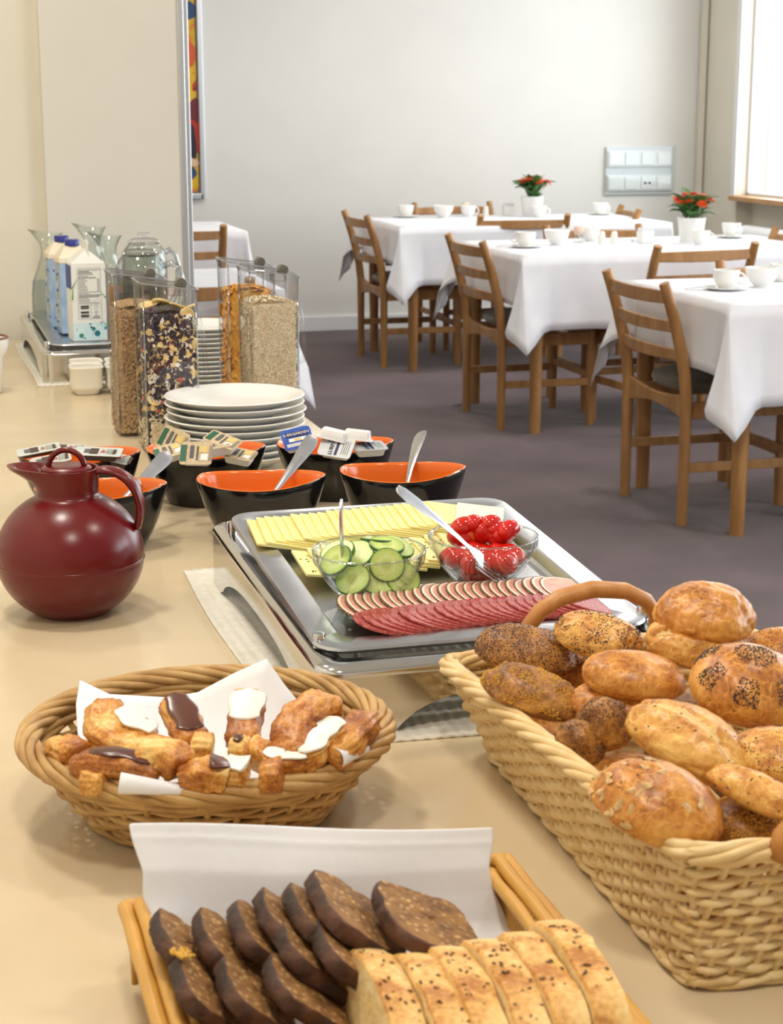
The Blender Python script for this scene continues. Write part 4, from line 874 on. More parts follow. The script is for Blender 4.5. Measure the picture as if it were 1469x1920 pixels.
# ---------------- food on the steel tray ----------------
M['cheese']=mat('cheese',(246,232,156),(240,222,138),rough=.45,scale=30,sss=.1); M['cheese2']=mat('caraway_cheese',(246,232,160),(242,226,148),rough=.45,scale=30,sss=.1); M['cheesep']=mat('pale_cheese',(246,240,206),rough=.45)
M['caraway']=mat('caraway_seed',(90,64,34),rough=.6)
def shingle(name,mesh_g,mats,n,P0,P1,tilt,yaw,grp,labf,jit=.001,cat='slice',lift=.0016,arch=0,smooth=True):
    m0=None
    for i in range(n):
        u=i/(n-1); p=Vector(P0).lerp(Vector(P1),u)
        if m0 is None: o=obj(name,mesh_g,mats,None,smooth=smooth,ang=40); m0=o
        else: o=m0.copy(); COL.objects.link(o)
        k=noise.noise(Vector((i*1.7,.3,2)))
        o.location=(p.x+jit*k,p.y+jit*2*noise.noise(Vector((i*2.3,5,1)))+arch*math.sin(u*PI),TRZ(p.y)+p.z)
        o.rotation_euler=Euler((.055,tilt+.05*k,yaw+.07*noise.noise(Vector((i*1.3,8,4)))))
        s=1+.04*k; o.scale=(s,s,1)
        tag(o,labf(i,n),cat,grp)
def slab(w,d,h): g=G(); g.loft([[(x,y,z) for x,y in rrect(-w/2,-d/2,w/2,d/2,.002,2)] for z in (0,h)]); return g
shingle('cheese_slice',slab(.056,.098,.0024),M['cheese'],22,(.392,1.872,.013),(.618,1.902,.013),.20,-.06,'row of plain yellow cheese slices at the back of the tray',lambda i,n:'plain yellow cheese slice, %s from the left of the back row'%ORD[i],smooth=False)
o=obj('cheese_slice',slab(.056,.09,.0024),M['cheesep'],None); o.location=(.640,1.885,TRZ(1.885)+.016); o.rotation_euler=(.03,.10,-.35); tag(o,'pale cheese slice lying flat at the back right of the tray','slice')
g=slab(.048,.088,.0024); random.seed(4)
for i in range(22):
    x,y=random.uniform(-.022,.022),random.uniform(-.04,.04); g.box((x,y,.0026),(.0026,.0011,.0008),1,rz=random.uniform(0,3))
shingle('caraway_cheese_slice',g,[M['cheese2'],M['caraway']],11,(.418,1.765,.010),(.592,1.785,.011),.16,-.02,'row of caraway cheese slices behind the glass bowls',lambda i,n:'caraway speckled cheese slice, %s from the left of the middle row'%ORD[i],smooth=False)
# ham: oval slice with a peppered rind
M['ham']=mat('ham',(232,176,152),(216,144,124),rough=.4,scale=70,detail=3,sss=.1,spec=.6); M['hamfat']=mat('ham_fat',(246,224,204),rough=.4); M['rind']=mat('peppered_rind',(196,144,102),(84,58,42),rough=.7,scale=480,lo=.36,hi=.50)
def ovalslice(a,b,h,rind,inner,n=36,bent=.0):
    g=G()
    def ring(s,z): return [(a*s*math.cos(t),b*s*math.sin(t)*(1+.06*math.cos(t*2)),z+bent*(math.cos(t)**2)) for t in [2*PI*i/n for i in range(n)]]
    g.loft([ring(.03,0),ring(1,0),ring(1.012,h*.5),ring(1,h)],rind,True,(True,False)); g.loft([ring(1,h),ring(.965,h+.0001)],rind,True,(False,False))
    g.loft([ring(.965,h+.0001),ring(.90,h+.0002)],2 if inner==0 else inner,True,(False,False)); g.loft([ring(.90,h+.0002),ring(.5,h+.0002),ring(.02,h+.0002)],inner,True,(False,True)); return g
shingle('ham_slice',ovalslice(.037,.048,.0022,1,0),[M['ham'],M['rind'],M['hamfat']],25,(.435,1.611,.011),(.652,1.612,.011),.21,-.10,'fanned row of peppered ham slices',lambda i,n:'peppered ham slice, %s from the left of the fanned row'%ORD[i] if i<n-1 else 'rightmost peppered ham slice, its pink face fully showing',arch=.008)
M['salami']=mat('salami',(190,84,84),(158,48,54),rough=.4,scale=120,detail=3,lo=.45,hi=.6,spec=.6)
def salmat():
    m,nt,b=newmat('salami_marbled'); N=nt.nodes.new; L=nt.links.new; b.inputs['Roughness'].default_value=.38
    tc=N('ShaderNodeTexCoord'); v=N('ShaderNodeTexVoronoi'); v.inputs['Scale'].default_value=520; L(tc.outputs['Object'],v.inputs['Vector'])
    r=N('ShaderNodeValToRGB'); e=r.color_ramp.elements; e[0].position=.16; e[0].color=S((226,160,148)); e[1].position=.42; e[1].color=S((156,48,54)); L(v.outputs['Distance'],r.inputs[0]); L(r.outputs[0],b.inputs['Base Color']); return m
M['salami']=salmat(); M['salrim']=mat('salami_rim',(150,40,44),(196,104,92),rough=.4,scale=300)
shingle('salami_slice',ovalslice(.034,.034,.0022,1,0),[M['salami'],M['salrim'],M['salami']],24,(.436,1.560,.013),(.655,1.570,.013),.22,.0,'fanned row of salami slices at the front of the tray',lambda i,n:'salami slice, %s from the left of the front row'%ORD[i] if i<n-1 else 'rightmost salami slice beside the basket handle',arch=.006)
# glass bowls
def glass_bowl(lab,p):
    t=thing('glass_bowl',lab,'bowl',p,0,'clear glass bowls on the tray'); H=.053
    out=[(.001,0),(.026,0),(.028,.002),(.036,.010),(.046,.022),(.053,.036),(.0545,.0405),(.0572,.0415),(.0580,.044),(.0585,.050),(.0590,.053)]
    inn=[(.0572,.0545),(.0560,.0530),(.0548,.044),(.0515,.036),(.044,.023),(.034,.012),(.026,.0045),(.001,.004)]
    g=G(); g.lathe(out+inn,56); obj('vessel',g,M['bowlglass'],t,smooth=True,ang=50)
    g=G(); g.lathe([(.0577,.0530),(.0588,.0527),(.0592,.0540),(.0584,.0550),(.0574,.0542)],56); obj('rim',g,M['glassrim'],t,smooth=True)
    return t
cb=Vector((.447,1.668,TRZ(1.668)+.0012)); tb=Vector((.5785,1.690,TRZ(1.69)+.0012))
glass_bowl('clear glass bowl of cucumber slices on the steel tray',cb); glass_bowl('clear glass bowl of small tomatoes on the steel tray',tb)
def cucmat():
    m,nt,b=newmat('cucumber_flesh'); N=nt.nodes.new; L=nt.links.new; b.inputs['Roughness'].default_value=.3
    tc=N('ShaderNodeTexCoord'); ln=N('ShaderNodeVectorMath'); ln.operation='LENGTH'; L(tc.outputs['Object'],ln.inputs[0]); n=N('ShaderNodeTexNoise'); n.inputs['Scale'].default_value=260; L(tc.outputs['Object'],n.inputs['Vector'])
    a=N('ShaderNodeMath'); a.operation='MULTIPLY_ADD'; a.inputs[1].default_value=.006; L(n.outputs['Fac'],a.inputs[0]); L(ln.outputs['Value'],a.inputs[2])
    mr=N('ShaderNodeMapRange'); mr.inputs[2].default_value=.0225; L(a.outputs[0],mr.inputs[0]); r=N('ShaderNodeValToRGB'); e=r.color_ramp.elements
    e[0].position=0; e[0].color=S((206,218,140)); e[1].position=1; e[1].color=S((132,170,62))
    for q,c in ((.28,(180,200,104)),(.5,(212,224,146)),(.80,(188,210,112))): z=e.new(q); z.color=S(c)
    L(mr.outputs[0],r.inputs[0]); L(r.outputs[0],b.inputs['Base Color']); b.inputs['Subsurface Weight'].default_value=.2; b.inputs['Subsurface Scale'].default_value=.004; return m
M['cuc']=cucmat(); M['cucs']=mat('cucumber_skin',(40,84,34),(74,120,50),rough=.35,scale=160)
g=G(); n=36; r0=.0188
def cr(s,z): return [(r0*s*math.cos(2*PI*i/n),r0*s*math.sin(2*PI*i/n)*.96,z) for i in range(n)]
g.loft([cr(.02,-.0017),cr(.93,-.0017)],0,True,(True,False)); g.loft([cr(.93,-.0017),cr(.99,-.0012),cr(1,0),cr(.99,.0012),cr(.93,.0017)],1,True,(False,False)); g.loft([cr(.93,.0017),cr(.02,.0017)],0,True,(False,True))
c0=None
# dx,dy,z relative to the bowl, tilt about x, tilt about y
CU=[(.014,-.018,.041,1.12,.05,'cucumber slice standing upright at the front of the bowl, facing the viewer'),
 (.020,.004,.056,.25,.12,'large cucumber slice lying on top of the heap'),(.033,.010,.052,.35,.35,'cucumber slice at the right of the heap, just under the rim'),
 (-.012,.004,.049,.55,-.30,'cucumber slice left of the upright one'),(-.030,.014,.050,.35,-.35,'cucumber slice at the back left beside the fork'),(-.036,-.004,.046,.5,-.7,'cucumber slice leaning on the left wall of the bowl'),
 (.016,.024,.057,-.15,.1,'dark-edged cucumber slice at the back of the heap'),(.004,-.020,.027,.95,.1,'cucumber slice behind the glass below the upright one'),
 (.030,-.022,.026,1.05,.4,'cucumber slice against the front right of the glass'),(-.022,-.018,.028,.7,-.45,'cucumber slice against the front left of the glass'),
 (-.006,-.018,.018,.55,-.1,'cucumber slice low in the middle of the bowl'),(.014,-.012,.013,.4,.2,'cucumber slice near the bottom right of the bowl'),(-.016,-.004,.013,.3,-.3,'cucumber slice near the bottom left of the bowl'),
 (.030,.000,.038,.5,.6,'cucumber slice tucked under the right-hand top slice'),(0,.022,.036,-.3,0,'cucumber slice hidden at the back under the heap'),(.003,.004,.0085,.1,.0,'lowest cucumber slice, flat on the bottom of the bowl')]
for dx,dy,z,tx,ty,lab in CU:
    if c0 is None: o=obj('cucumber_slice',g,[M['cuc'],M['cucs']],None,smooth=True,ang=40); c0=o
    else: o=c0.copy(); COL.objects.link(o)
    o.location=cb+Vector((dx,dy,z)); o.rotation_euler=(tx,ty,YAW*.5); tag(o,lab,'cucumber','cucumber slices in the glass bowl')
M['tom']=mat('tomato_skin',(216,34,18),(194,22,14),rough=.12,scale=30,spec=.6,coat=.3,sss=.05); M['tomo']=mat('tomato_orange',(226,96,24),rough=.15,spec=.6)
def egg(a,b,n=24,m=14): 
    g=G(); g.loft([[(a*math.cos(PI*j/m)*-1,b*math.sin(PI*j/m)*math.cos(2*PI*i/n)*(1+.06*math.cos(PI*j/m)),b*math.sin(PI*j/m)*math.sin(2*PI*i/n)) for i in range(n)] for j in range(m+1)],caps=(False,False)); return g
TO=[((845,972),.058,.2,-.3,'glossy red tomato lying at the left of the heap'),((880,967),.060,.9,.2,'red tomato behind the leftmost one'),((897,969),.052,1.4,.3,'tomato mostly hidden behind the second from left'),
 ((908,980),.056,-.9,.5,'tomato leaning down the middle of the heap'),((903,994),.050,1.5,.9,'tomato seen end-on at the front centre'),((932,968),.060,.5,.2,'tomato at the back centre of the heap'),((920,978),.050,1.2,.1,'small tomato end between the middle ones'),
 ((945,976),.055,.6,.1,'red tomato right of the middle, behind two others'),((950,985),.049,.4,.1,'tomato under the right-hand ones'),((980,980),.056,.5,-.2,'large glossy tomato at the right of the heap'),
 ((992,976),.050,.5,0,'tomato at the right rim of the bowl'),((948,998),.045,.2,.1,'tomato behind the glass rim at the front right'),((835,992),.046,-.3,.2,'tomato at the left rim under the fork'),((872,993),.048,.1,0,'orange tomato between the fork and the centre'),
 ((905,1022),.030,1.3,.3,'tomato pressed against the front of the glass'),((935,1030),.022,.3,.2,'tomato against the glass at the lower right'),((975,1012),.032,.2,.1,'tomato against the right side of the glass'),((865,1020),.028,.4,.2,'tomato against the glass at the lower left'),
 ((920,1048),.014,.2,0,'lowest tomato at the front of the bowl'),((900,1040),.016,.9,0,'tomato at the bottom centre of the bowl')]
tg=egg(.0150,.0108); t0=None
for (px,py),z,rz,ry,lab in TO:
    o=obj('tomato',tg,M['tom'],None,smooth=True) if t0 is None else t0.copy()
    if t0 is None: t0=o
    else: COL.objects.link(o)
    q=at(px,py,tb.z+z); d=Vector((q.x-tb.x,q.y-tb.y)); lim=.042 if z>.04 else (.034 if z>.025 else .022)
    if d.length>lim: d=d*(lim/d.length)
    o.location=(tb.x+d.x,tb.y+d.y,tb.z+z-.004); o.rotation_euler=(0,ry,rz)
    if 'orange' in lab: o.data=o.data.copy(); o.data.materials.clear(); o.data.materials.append(M['tomo'])
    tag(o,lab,'tomato','small tomatoes in the glass bowl')
TL=[]
for k in range(22):
    a=k*2.399; r=.036*math.sqrt((k%11+.5)/11); z=.014 if k<8 else .029
    if k<8: r*=.62
    o=t0.copy(); COL.objects.link(o); o.location=tb+Vector((r*math.cos(a),r*math.sin(a),z)); o.rotation_euler=(a,.4*math.sin(k*2),k*1.3); TL.append((k>=8,(a-4.71)%(2*PI),o))
for ly in (False,True):
    for n_,q_ in enumerate(sorted([x for x in TL if x[0]==ly],key=lambda x:x[1])): tag(q_[2],'%s tomato counter-clockwise from the front in the %s layer of the glass bowl'%(ORD[n_],'middle' if ly else 'bottom'),'tomato','small tomatoes in the glass bowl')
# two forks
q=cb+Vector((-.026,-.006,.044)); p=onY(639,936,1.665); make_fork('steel fork standing nearly upright in the cucumber bowl',p,aim(p,p+(q-p)*3,2.95),'forks in the glass bowls',.17)
q=at(862,1016,.905); p=at(745,916,.968); f2=make_fork('steel fork lying across the tomato bowl with its handle to the upper left',p,aim(p,q,.72),'forks in the glass bowls',.17)
# ---------------- bread rolls ----------------
M['crust']=mat('golden_crust',(224,162,78),(158,86,30),rough=.34,scale=22,detail=9,lo=.32,hi=.68,bump=.45,bscale=70,spec=.5)
M['crustl']=mat('pale_golden_crust',(234,182,96),(182,112,42),rough=.36,scale=24,detail=9,lo=.34,hi=.7,bump=.5,bscale=70)
M['crustd']=mat('brown_crust',(112,68,30),(190,136,60),rough=.45,scale=30,detail=9,bump=.45,bscale=110)
M['crumb']=mat('crumb',(236,208,150),rough=.8,scale=60); M['poppy']=mat('poppy_seed',(52,48,52),(76,68,66),rough=.6,scale=300); M['flax']=mat('flax_seed',(92,58,34),rough=.4); M['oatf']=mat('oat_flake',(222,190,138),(200,160,104),rough=.7,scale=300); M['grit']=mat('corn_grit',(222,170,60),rough=.6)
M['crust']=breadmat('golden_crust',(232,172,88),(204,134,58),(150,84,34))
M['crustl']=breadmat('pale_golden_crust',(244,196,112),(218,156,76),(172,106,44))
M['crustd']=breadmat('brown_crust',(200,144,66),(152,98,44),(92,54,26),rough=.42,scale=28,bump=.8)
def roll(lab,c,dims,rot,m,crease=0,seeds=None,seed=0,lump=.05,ear=0,name='bread_roll',cat='bread roll',grp='bread rolls in the rectangular basket',flat=.65,n2=3,pinch=0):
    lx,ly,lz=[d/2 for d in dims]
    def surf(th,ph):
        x,y,z=math.cos(th)*math.cos(ph),math.sin(th)*math.cos(ph),math.sin(ph)
        d=1+lump*fbm((x*1.4+seed*3.1,y*1.4,z*1.4+seed),1.1,n2)+.022*fbm((x*5+seed,y*5,z*5),1,3)
        if pinch: d*=1-pinch*abs(x)**3*.5
        if crease and z>-.15:
            yy=y+.40-.08*math.sin(x*2.5+seed); k=math.exp(-(yy/.10)**2)*(1-abs(x)**4); d-=crease*k
            if ear: d+=ear*math.exp(-((yy-.17)/.10)**2)*(1-abs(x)**3)
        zz=z*d*lz*(flat if z<0 else 1)
        return Vector((x*d*lx,y*d*ly,zz))
    t=thing(name,lab,cat,c,0,grp,rot=rot); g=G(); nu,nv=(112,64) if crease>.04 else (56,30)
    g.grid(lambda i,j: tuple(surf(2*PI*i,-PI/2+PI*j)),nu,nv,cu=True); 
    if crease>.1:
        for fi,f in enumerate(g.f):
            c0_=sum((Vector(g.v[q_]) for q_ in f),Vector())/4; xx,yy=c0_.x/lx,c0_.y/ly+.36-.08*math.sin(c0_.x/lx*2.5+seed)
            if c0_.z>0 and abs(yy)<.085*(1-xx*xx) and abs(xx)<.8: g.m[fi]=1
        obj('crust',g,[m,M['crumb']],t,smooth=True)
    else: obj('crust',g,m,t,smooth=True)
    random.seed(seed+50)
    for kind,cnt,mi,patch in (seeds or []):
        g=G()
        for _ in range(cnt):
            for tr in range(30):
                z=random.uniform(-.15,1); th=random.uniform(0,2*PI); ph=math.asin(z); pt=Vector((math.cos(th)*math.cos(ph),math.sin(th)*math.cos(ph),z))
                if patch=='all': break
                if patch=='noise' and noise.noise(pt*2.6+Vector((seed,0,0)))>-.02: break
                if patch=='blotch':
                    a_=abs(((th*7/(2*PI))%1)-.5); 
                    if z>.93 or (.28<z<.78 and a_<.27) : break
                if patch=='end' and pt.x<-.2 and z>-.1: break
                if patch=='top' and z>.55: break
            s=surf(th,ph); e=.01; du=surf(th+e,ph)-s; dv=surf(th,min(ph+e,1.57))-s; nn=du.cross(dv)
            if nn.length<1e-12: continue
            nn.normalize(); q=nn.to_track_quat('Z','Y').to_matrix().to_4x4(); mx=Matrix.Translation(s)@q@Matrix.Rotation(random.uniform(0,6.28),4,'Z')
            k=random.uniform(.8,1.2)
            if kind=='poppy': r=.00062*k; g.add([(r,0,0),(0,r,0),(-r,0,0),(0,-r,0),(0,0,r)],[(0,1,4),(1,2,4),(2,3,4),(3,0,4)],0,mx)
            elif kind=='flax': r=.0010*k; g.add([(r*1.7,0,0),(0,r*.8,0),(-r*1.7,0,0),(0,-r*.8,0),(0,0,r*.8)],[(0,1,4),(1,2,4),(2,3,4),(3,0,4)],0,mx)
            elif kind=='grit': r=.0008*k; g.add([(r,0,0),(0,r,0),(-r,0,0),(0,-r,0),(0,0,r*1.2)],[(0,1,4),(1,2,4),(2,3,4),(3,0,4)],0,mx)
            elif kind=='oat':
                r=.0034*k; v=[(r*math.cos(a_*PI/4)*(1.25 if a_%4<2 else 1.1),r*.8*math.sin(a_*PI/4),.0003+.0006*math.cos(a_*PI/2)) for a_ in range(8)]
                g.add(v+[(0,0,.0009)],[(a_,(a_+1)%8,8) for a_ in range(8)],0,mx)
        obj({'poppy':'poppy_seeds','flax':'flax_seeds','grit':'corn_grit','oat':'oat_flakes'}[kind],g,{'poppy':M['poppy'],'flax':M['flax'],'grit':M['grit'],'oat':M['oatf']}[kind],t,kind='stuff')
    return t
D=math.radians
def R3(px,py,z): return at(px,py,z)
# hidden lower layer first
for i,(x,y) in enumerate([(.53,1.33),(.64,1.33),(.535,1.19),(.65,1.18),(.53,1.06),(.65,1.05),(.59,.98)]):
    roll(['golden roll deep under the poppy rolls at the far end of the basket','roll at the bottom under the round golden rolls at the far end','roll deep under the smooth golden roll','roll deep under the split poppy roll','roll deep under the seeded double roll','roll deep under the seeded roll at the right border','roll at the bottom of the near end of the basket'][i],(x,y,.809),(.10,.085,.058),(0,0,i*.8),M['crustd' if i%2 else 'crust'],seed=30+i)
roll('dark brown oval roll thick with poppy seeds at the far left of the basket',R3(985,1224,.880),(.090,.058,.046),(D(8),D(6),D(-28)),M['crustd'],seeds=[('poppy',1500,0,'all')],seed=1,lump=.06)
roll('long pale roll sprinkled with poppy seeds below the wooden handle',R3(1122,1196,.900),(.088,.050,.042),(D(14),D(8),D(-40)),M['crustl'],crease=.05,seeds=[('poppy',1000,0,'noise')],seed=2,lump=.05,pinch=.3)
roll('round golden crusty roll, highest in the basket, touching the carpet view',R3(1322,1160,.918),(.086,.078,.060),(D(4),D(4),D(-20)),M['crust'],crease=.05,ear=.03,seed=3,lump=.06)
roll('golden split roll lying just below the highest round roll',R3(1308,1212,.898),(.088,.060,.048),(D(16),D(8),D(-24)),M['crustl'],crease=.16,ear=.08,seed=4)
roll('smooth shiny golden oval roll in the middle of the far half',R3(1188,1272,.892),(.098,.060,.042),(D(6),D(6),D(-24)),M['crust'],crease=0,seed=5,lump=.04,pinch=.3)
roll('lower golden roll showing its orange underside beneath the smooth oval roll',R3(1165,1325,.868),(.088,.06,.040),(D(10),D(4),D(-22)),M['crust'],seed=6)
roll('large roll with blotches of poppy seeds and a wide split at the right border',R3(1400,1292,.896),(.094,.088,.066),(D(16),D(2),D(10)),M['crust'],seeds=[('poppy',2600,0,'blotch')],seed=7,lump=.03)
roll('brown roll crusted with yellow grit at the left rim of the basket',R3(1000,1305,.872),(.088,.052,.044),(D(0),D(12),D(-42)),M['crustd'],seeds=[('grit',900,0,'noise'),('flax',16,0,'all')],seed=8,lump=.10)
roll('small dark poppy-topped roll standing beside the grit roll',R3(1135,1368,.872),(.046,.040,.050),(D(10),D(-10),D(-50)),M['crustd'],seeds=[('poppy',420,0,'top')],seed=9,lump=.12)
roll('small knobbly brown roll at the left rim behind the oat roll',R3(1085,1400,.862),(.042,.038,.042),(D(20),D(10),D(-30)),M['crustd'],seeds=[('poppy',160,0,'noise')],seed=10,lump=.16)
roll('large seeded roll with a deep lengthwise crease in the middle of the basket',R3(1290,1400,.888),(.106,.076,.058),(D(-18),D(14),D(-62)),M['crustl'],crease=.18,seeds=[('flax',36,0,'all')],seed=11,lump=.05)
roll('large round roll topped with rolled oats, nearest the left rim',R3(1232,1512,.884),(.090,.074,.056),(D(8),D(16),D(-34)),M['crust'],seeds=[('oat',30,0,'end'),('oat',10,0,'all'),('flax',14,0,'all')],seed=12,lump=.05)
roll('pale finger-shaped piece of roll at the right border, pointing down right',R3(1425,1492,.888),(.080,.030,.030),(0,D(8),D(-58)),M['crustl'],seeds=[('flax',14,0,'all')],seed=13,lump=.06)
roll('roll with poppy and flax seeds at the right border, behind the finger-shaped piece',R3(1462,1428,.884),(.078,.056,.046),(D(6),0,D(-40)),M['crustl'],seeds=[('poppy',420,0,'noise'),('flax',12,0,'all')],seed=14)
roll('dark roll with yellow grit half buried at the near right of the basket',R3(1408,1552,.856),(.064,.056,.042),(D(4),D(4),D(-10)),M['crustd'],seeds=[('grit',700,0,'noise')],seed=15)
roll('roll with pale seeds peeking behind the blotched poppy roll',R3(1462,1226,.880),(.070,.054,.044),(0,0,D(-20)),M['crust'],seeds=[('poppy',160,0,'noise'),('grit',300,0,'all')],seed=16)
roll('grit-topped roll at the left between the dark poppy roll and the long pale roll',R3(1070,1262,.856),(.07,.05,.044),(0,0,D(-10)),M['crustd'],seeds=[('poppy',300,0,'all')],seed=17)
# ---------------- wicker ----------------
M['wick']=mat('pale_wicker',(240,214,162),(222,188,128),rough=.5,scale=30,detail=4,bump=.1,bscale=200,stretch=(1,1,3)); M['wickd']=mat('brown_wicker',(204,166,106),(172,130,74),rough=.5,scale=30,detail=4,bump=.1,bscale=200); M['bamb']=mat('bamboo',(214,164,76),(194,140,56),rough=.38,scale=20,detail=3,stretch=(1,.4,1)); M['handw']=mat('turned_wood',(204,146,84),(184,122,62),rough=.4,scale=20,stretch=(3,1,1))
def lerp(a,b,u): return a+(b-a)*u
def woven(t,outline,n_rows,z_of,sp,amp,rad,m,rows_jit=0,L=None,flat=1.25):
    # outline(u,k): u along perimeter 0..1, k height 0..1 -> (point, outward)
    ns=int(L/sp); ns-=ns%2
    for r in range(n_rows):
        k=(r+.5)/n_rows; n=ns*4; pts=[]
        for i in range(n):
            u=i/n; p,o=outline(u,k); w=math.cos(PI*u*ns+PI*r); q=p+o*(amp*w); q.z+=.0006*math.sin(i*.37+r*2.1); pts.append(q)
        g=G(); g.tube(pts,[rad*(1+.12*math.sin(i*.21+r)) for i in range(n)],6,closed=True,flat=flat,up=(0,0,1)); obj('woven_strand',g,m,t,smooth=True)
    for s in range(ns):
        u=s/ns; pts=[]
        for k in (0,.2,.4,.6,.8,1.0,1.04):
            p,o=outline(u,k); pts.append(p)
        g=G(); g.tube(pts,rad*.95,6); obj('stake',g,m,t,smooth=True)
def rope(t,outline,k,n,R,rad,turns,m,dz=0,N=400,flatz=.75):
    for j in range(n):
        pts=[]
        for i in range(N):
            u=i/N; p,o=outline(u,k); a=2*PI*(turns*u+j/n); q=p+o*(R*math.cos(a)); q.z+=dz+R*flatz*math.sin(a); pts.append(q)
        g=G(); g.tube(pts,rad,6,closed=True); obj('rim_cane',g,m,t,smooth=True)
# rectangular basket with rolls
base=[Vector((.486,1.405,0)),Vector((.474,.950,0)),Vector((.705,.935,0)),Vector((.710,1.400,0))]
topq=[Vector((.447,1.415,0)),Vector((.464,.942,0)),Vector((.748,.925,0)),Vector((.742,1.415,0))]
topz=[.852,.868,.868,.856]
def rbo(u,k):
    kk=max(0,min(k,1)); q=[base[i].lerp(topq[i],kk**1.15) for i in range(4)]
    rad=.022; seg=[]; 
    Ls=[(q[(i+1)%4]-q[i]).length for i in range(4)]; T=sum(Ls); s=u*T; i=0
    while i<3 and s>Ls[i]: s-=Ls[i]; i+=1
    a,b=q[i],q[(i+1)%4]; d=(b-a).normalized(); out=Vector((d.y,-d.x,0))*-1
    cen=(q[0]+q[2])/2; 
    p=a+d*s
    if (p-cen).dot(out)<0: out=-out
    # rounded corners
    for e,nb,dd in ((s,q[i-1],-1),(Ls[i]-s,q[(i+2)%4],1)):
        if e<rad:
            f=(1-e/rad); p=p-out*(rad*.36*f*f); pd=d*(dd); out=(out+pd*f*.98).normalized()
            p=p-pd*(rad*.12*f*f)
    tz=lerp(lerp(topz[0],topz[1],min(1,max(0,(1.415-p.y)/.47))),lerp(topz[3],topz[2],min(1,max(0,(1.415-p.y)/.47))),min(1,max(0,(p.x-.45)/.3)))
    return Vector((p.x,p.y,ZC+.004+(tz-ZC-.004)*k)),out
t=thing('bread_basket','rectangular pale wicker basket heaped with bread rolls','basket',(0,0,0))
woven(t,rbo,13,None,.0165,.0030,.0030,M['wick'],L=1.44)
rope(t,rbo,1.0,5,.0062,.0037,10,M['wick'],dz=.003,N=520)
rope(t,rbo,.03,3,.0038,.0032,12,M['wick'],dz=-.001,N=420)
g=G(); g.add([tuple(p+Vector((0,0,ZC+.006))) for p in base],[(0,1,2,3)]); obj('base_panel',g,M['wick'],t,solid=.004,soff=1)
hp=[(.520,1.405,.868),(.524,1.402,.886),(.534,1.400,.900),(.552,1.399,.911),(.583,1.398,.917),(.615,1.398,.913),(.636,1.399,.902),(.647,1.401,.887),(.650,1.405,.868)]
g=G(); g.tube([Vector(p) for p in hp],[.007,.007,.0072,.0076,.008,.0076,.0072,.007,.007],12,flat=1.15); obj('handle',g,M['handw'],t,smooth=True)
g=G(); g.tube([Vector((x,y-.470,z+.006)) for x,y,z in [(.524,1.402,.862),(.526,1.400,.876),(.536,1.398,.888),(.560,1.396,.893),(.60,1.396,.893),(.64,1.396,.888),(.655,1.398,.876)]],.0085,12,flat=1.15); obj('handle',g,M['handw'],t,smooth=True)
# round basket
RC0=Vector((.222,1.345,0))
def ro(u,k):
    a=-2*PI*u; kk=max(0,min(k,1)); r=lerp(.098,.146,kk**.8); o=Vector((math.cos(a),math.sin(a),0)); p=RC0+o*r*Vector((1,1,1)).x; return Vector((p.x*1.0,RC0.y+(p.y-RC0.y)*.97,ZC+.008+(.838-ZC-.008)*k)),o
t=thing('round_basket','round brown wicker basket with pastries on a white napkin','basket',(0,0,0))
woven(t,ro,8,None,.021,.0030,.0031,M['wickd'],L=.77)
rope(t,ro,1.0,6,.0074,.0038,5,M['wickd'],dz=.001,N=380); rope(t,ro,.84,3,.0040,.0034,4,M['wickd'],dz=0,N=380); rope(t,ro,.02,3,.0035,.003,8,M['wickd'],dz=-.002,N=300)
g=G(); g.lathe([(.001,ZC+.006),(.098,ZC+.006),(.098,ZC+.010),(.001,ZC+.010)],40,cx=RC0.x,cy=RC0.y); obj('base_panel',g,M['wickd'],t)
# bamboo tray for the sliced bread
t=thing('bread_tray','bamboo-edged tray with sliced bread, nearest the camera','tray',(0,0,0))
BL,BR,FR,FL=Vector((.118,1.068,0)),Vector((.386,1.068,0)),Vector((.386,.745,0)),Vector((.118,.745,0))
zt=.826
cor=[BL,BR,FR,FL]
for e in range(4):
    a,b=cor[e],cor[(e+1)%4]; d=(b-a).normalized(); inn=Vector((d.y,-d.x,0))
    for j,(o_,dz,r) in enumerate([(0,-.003,.0052),(.0095,.002,.0052),(.0190,-.002,.0048)]):
        g=G(); p0=a+inn*o_+d*o_; p1=b+inn*o_-d*o_; n=14
        g.tube([Vector((*(p0.lerp(p1,i/n)).xy,zt+dz+.0006*math.sin(i*1.9+e+j))) for i in range(n+1)],[r*(1+.05*math.sin(i*2.3+j)) for i in range(n+1)],10); obj('bamboo_pole',g,M['bamb'],t,smooth=True,ang=60)
    L=(b-a).length; ns=int(L/.0052); m0=None
    for i in range(ns):
        p=a+d*((i+.5)*L/ns)+inn*.012
        if m0 is None:
            g=G(); g.tube([(0,0,0),(0,0,zt-ZC-.012)],.0024,6); m0=obj('reed',g,M['bamb'],t,smooth=True); o=m0
        else: o=m0.copy(); COL.objects.link(o); o.parent=t
        o.location=(p.x+inn.x*.006,p.y+inn.y*.006,ZC+.006); lean=inn*-.16; o.rotation_euler=(-(-inn.y)*-.16 if 0 else inn.y*.16,-inn.x*.16,0)
g=G(); g.box(((BL.x+BR.x)/2,(BL.y+FL.y)/2,ZC+.004),(.235,.29,.008)); obj('base_panel',g,M['bamb'],t)
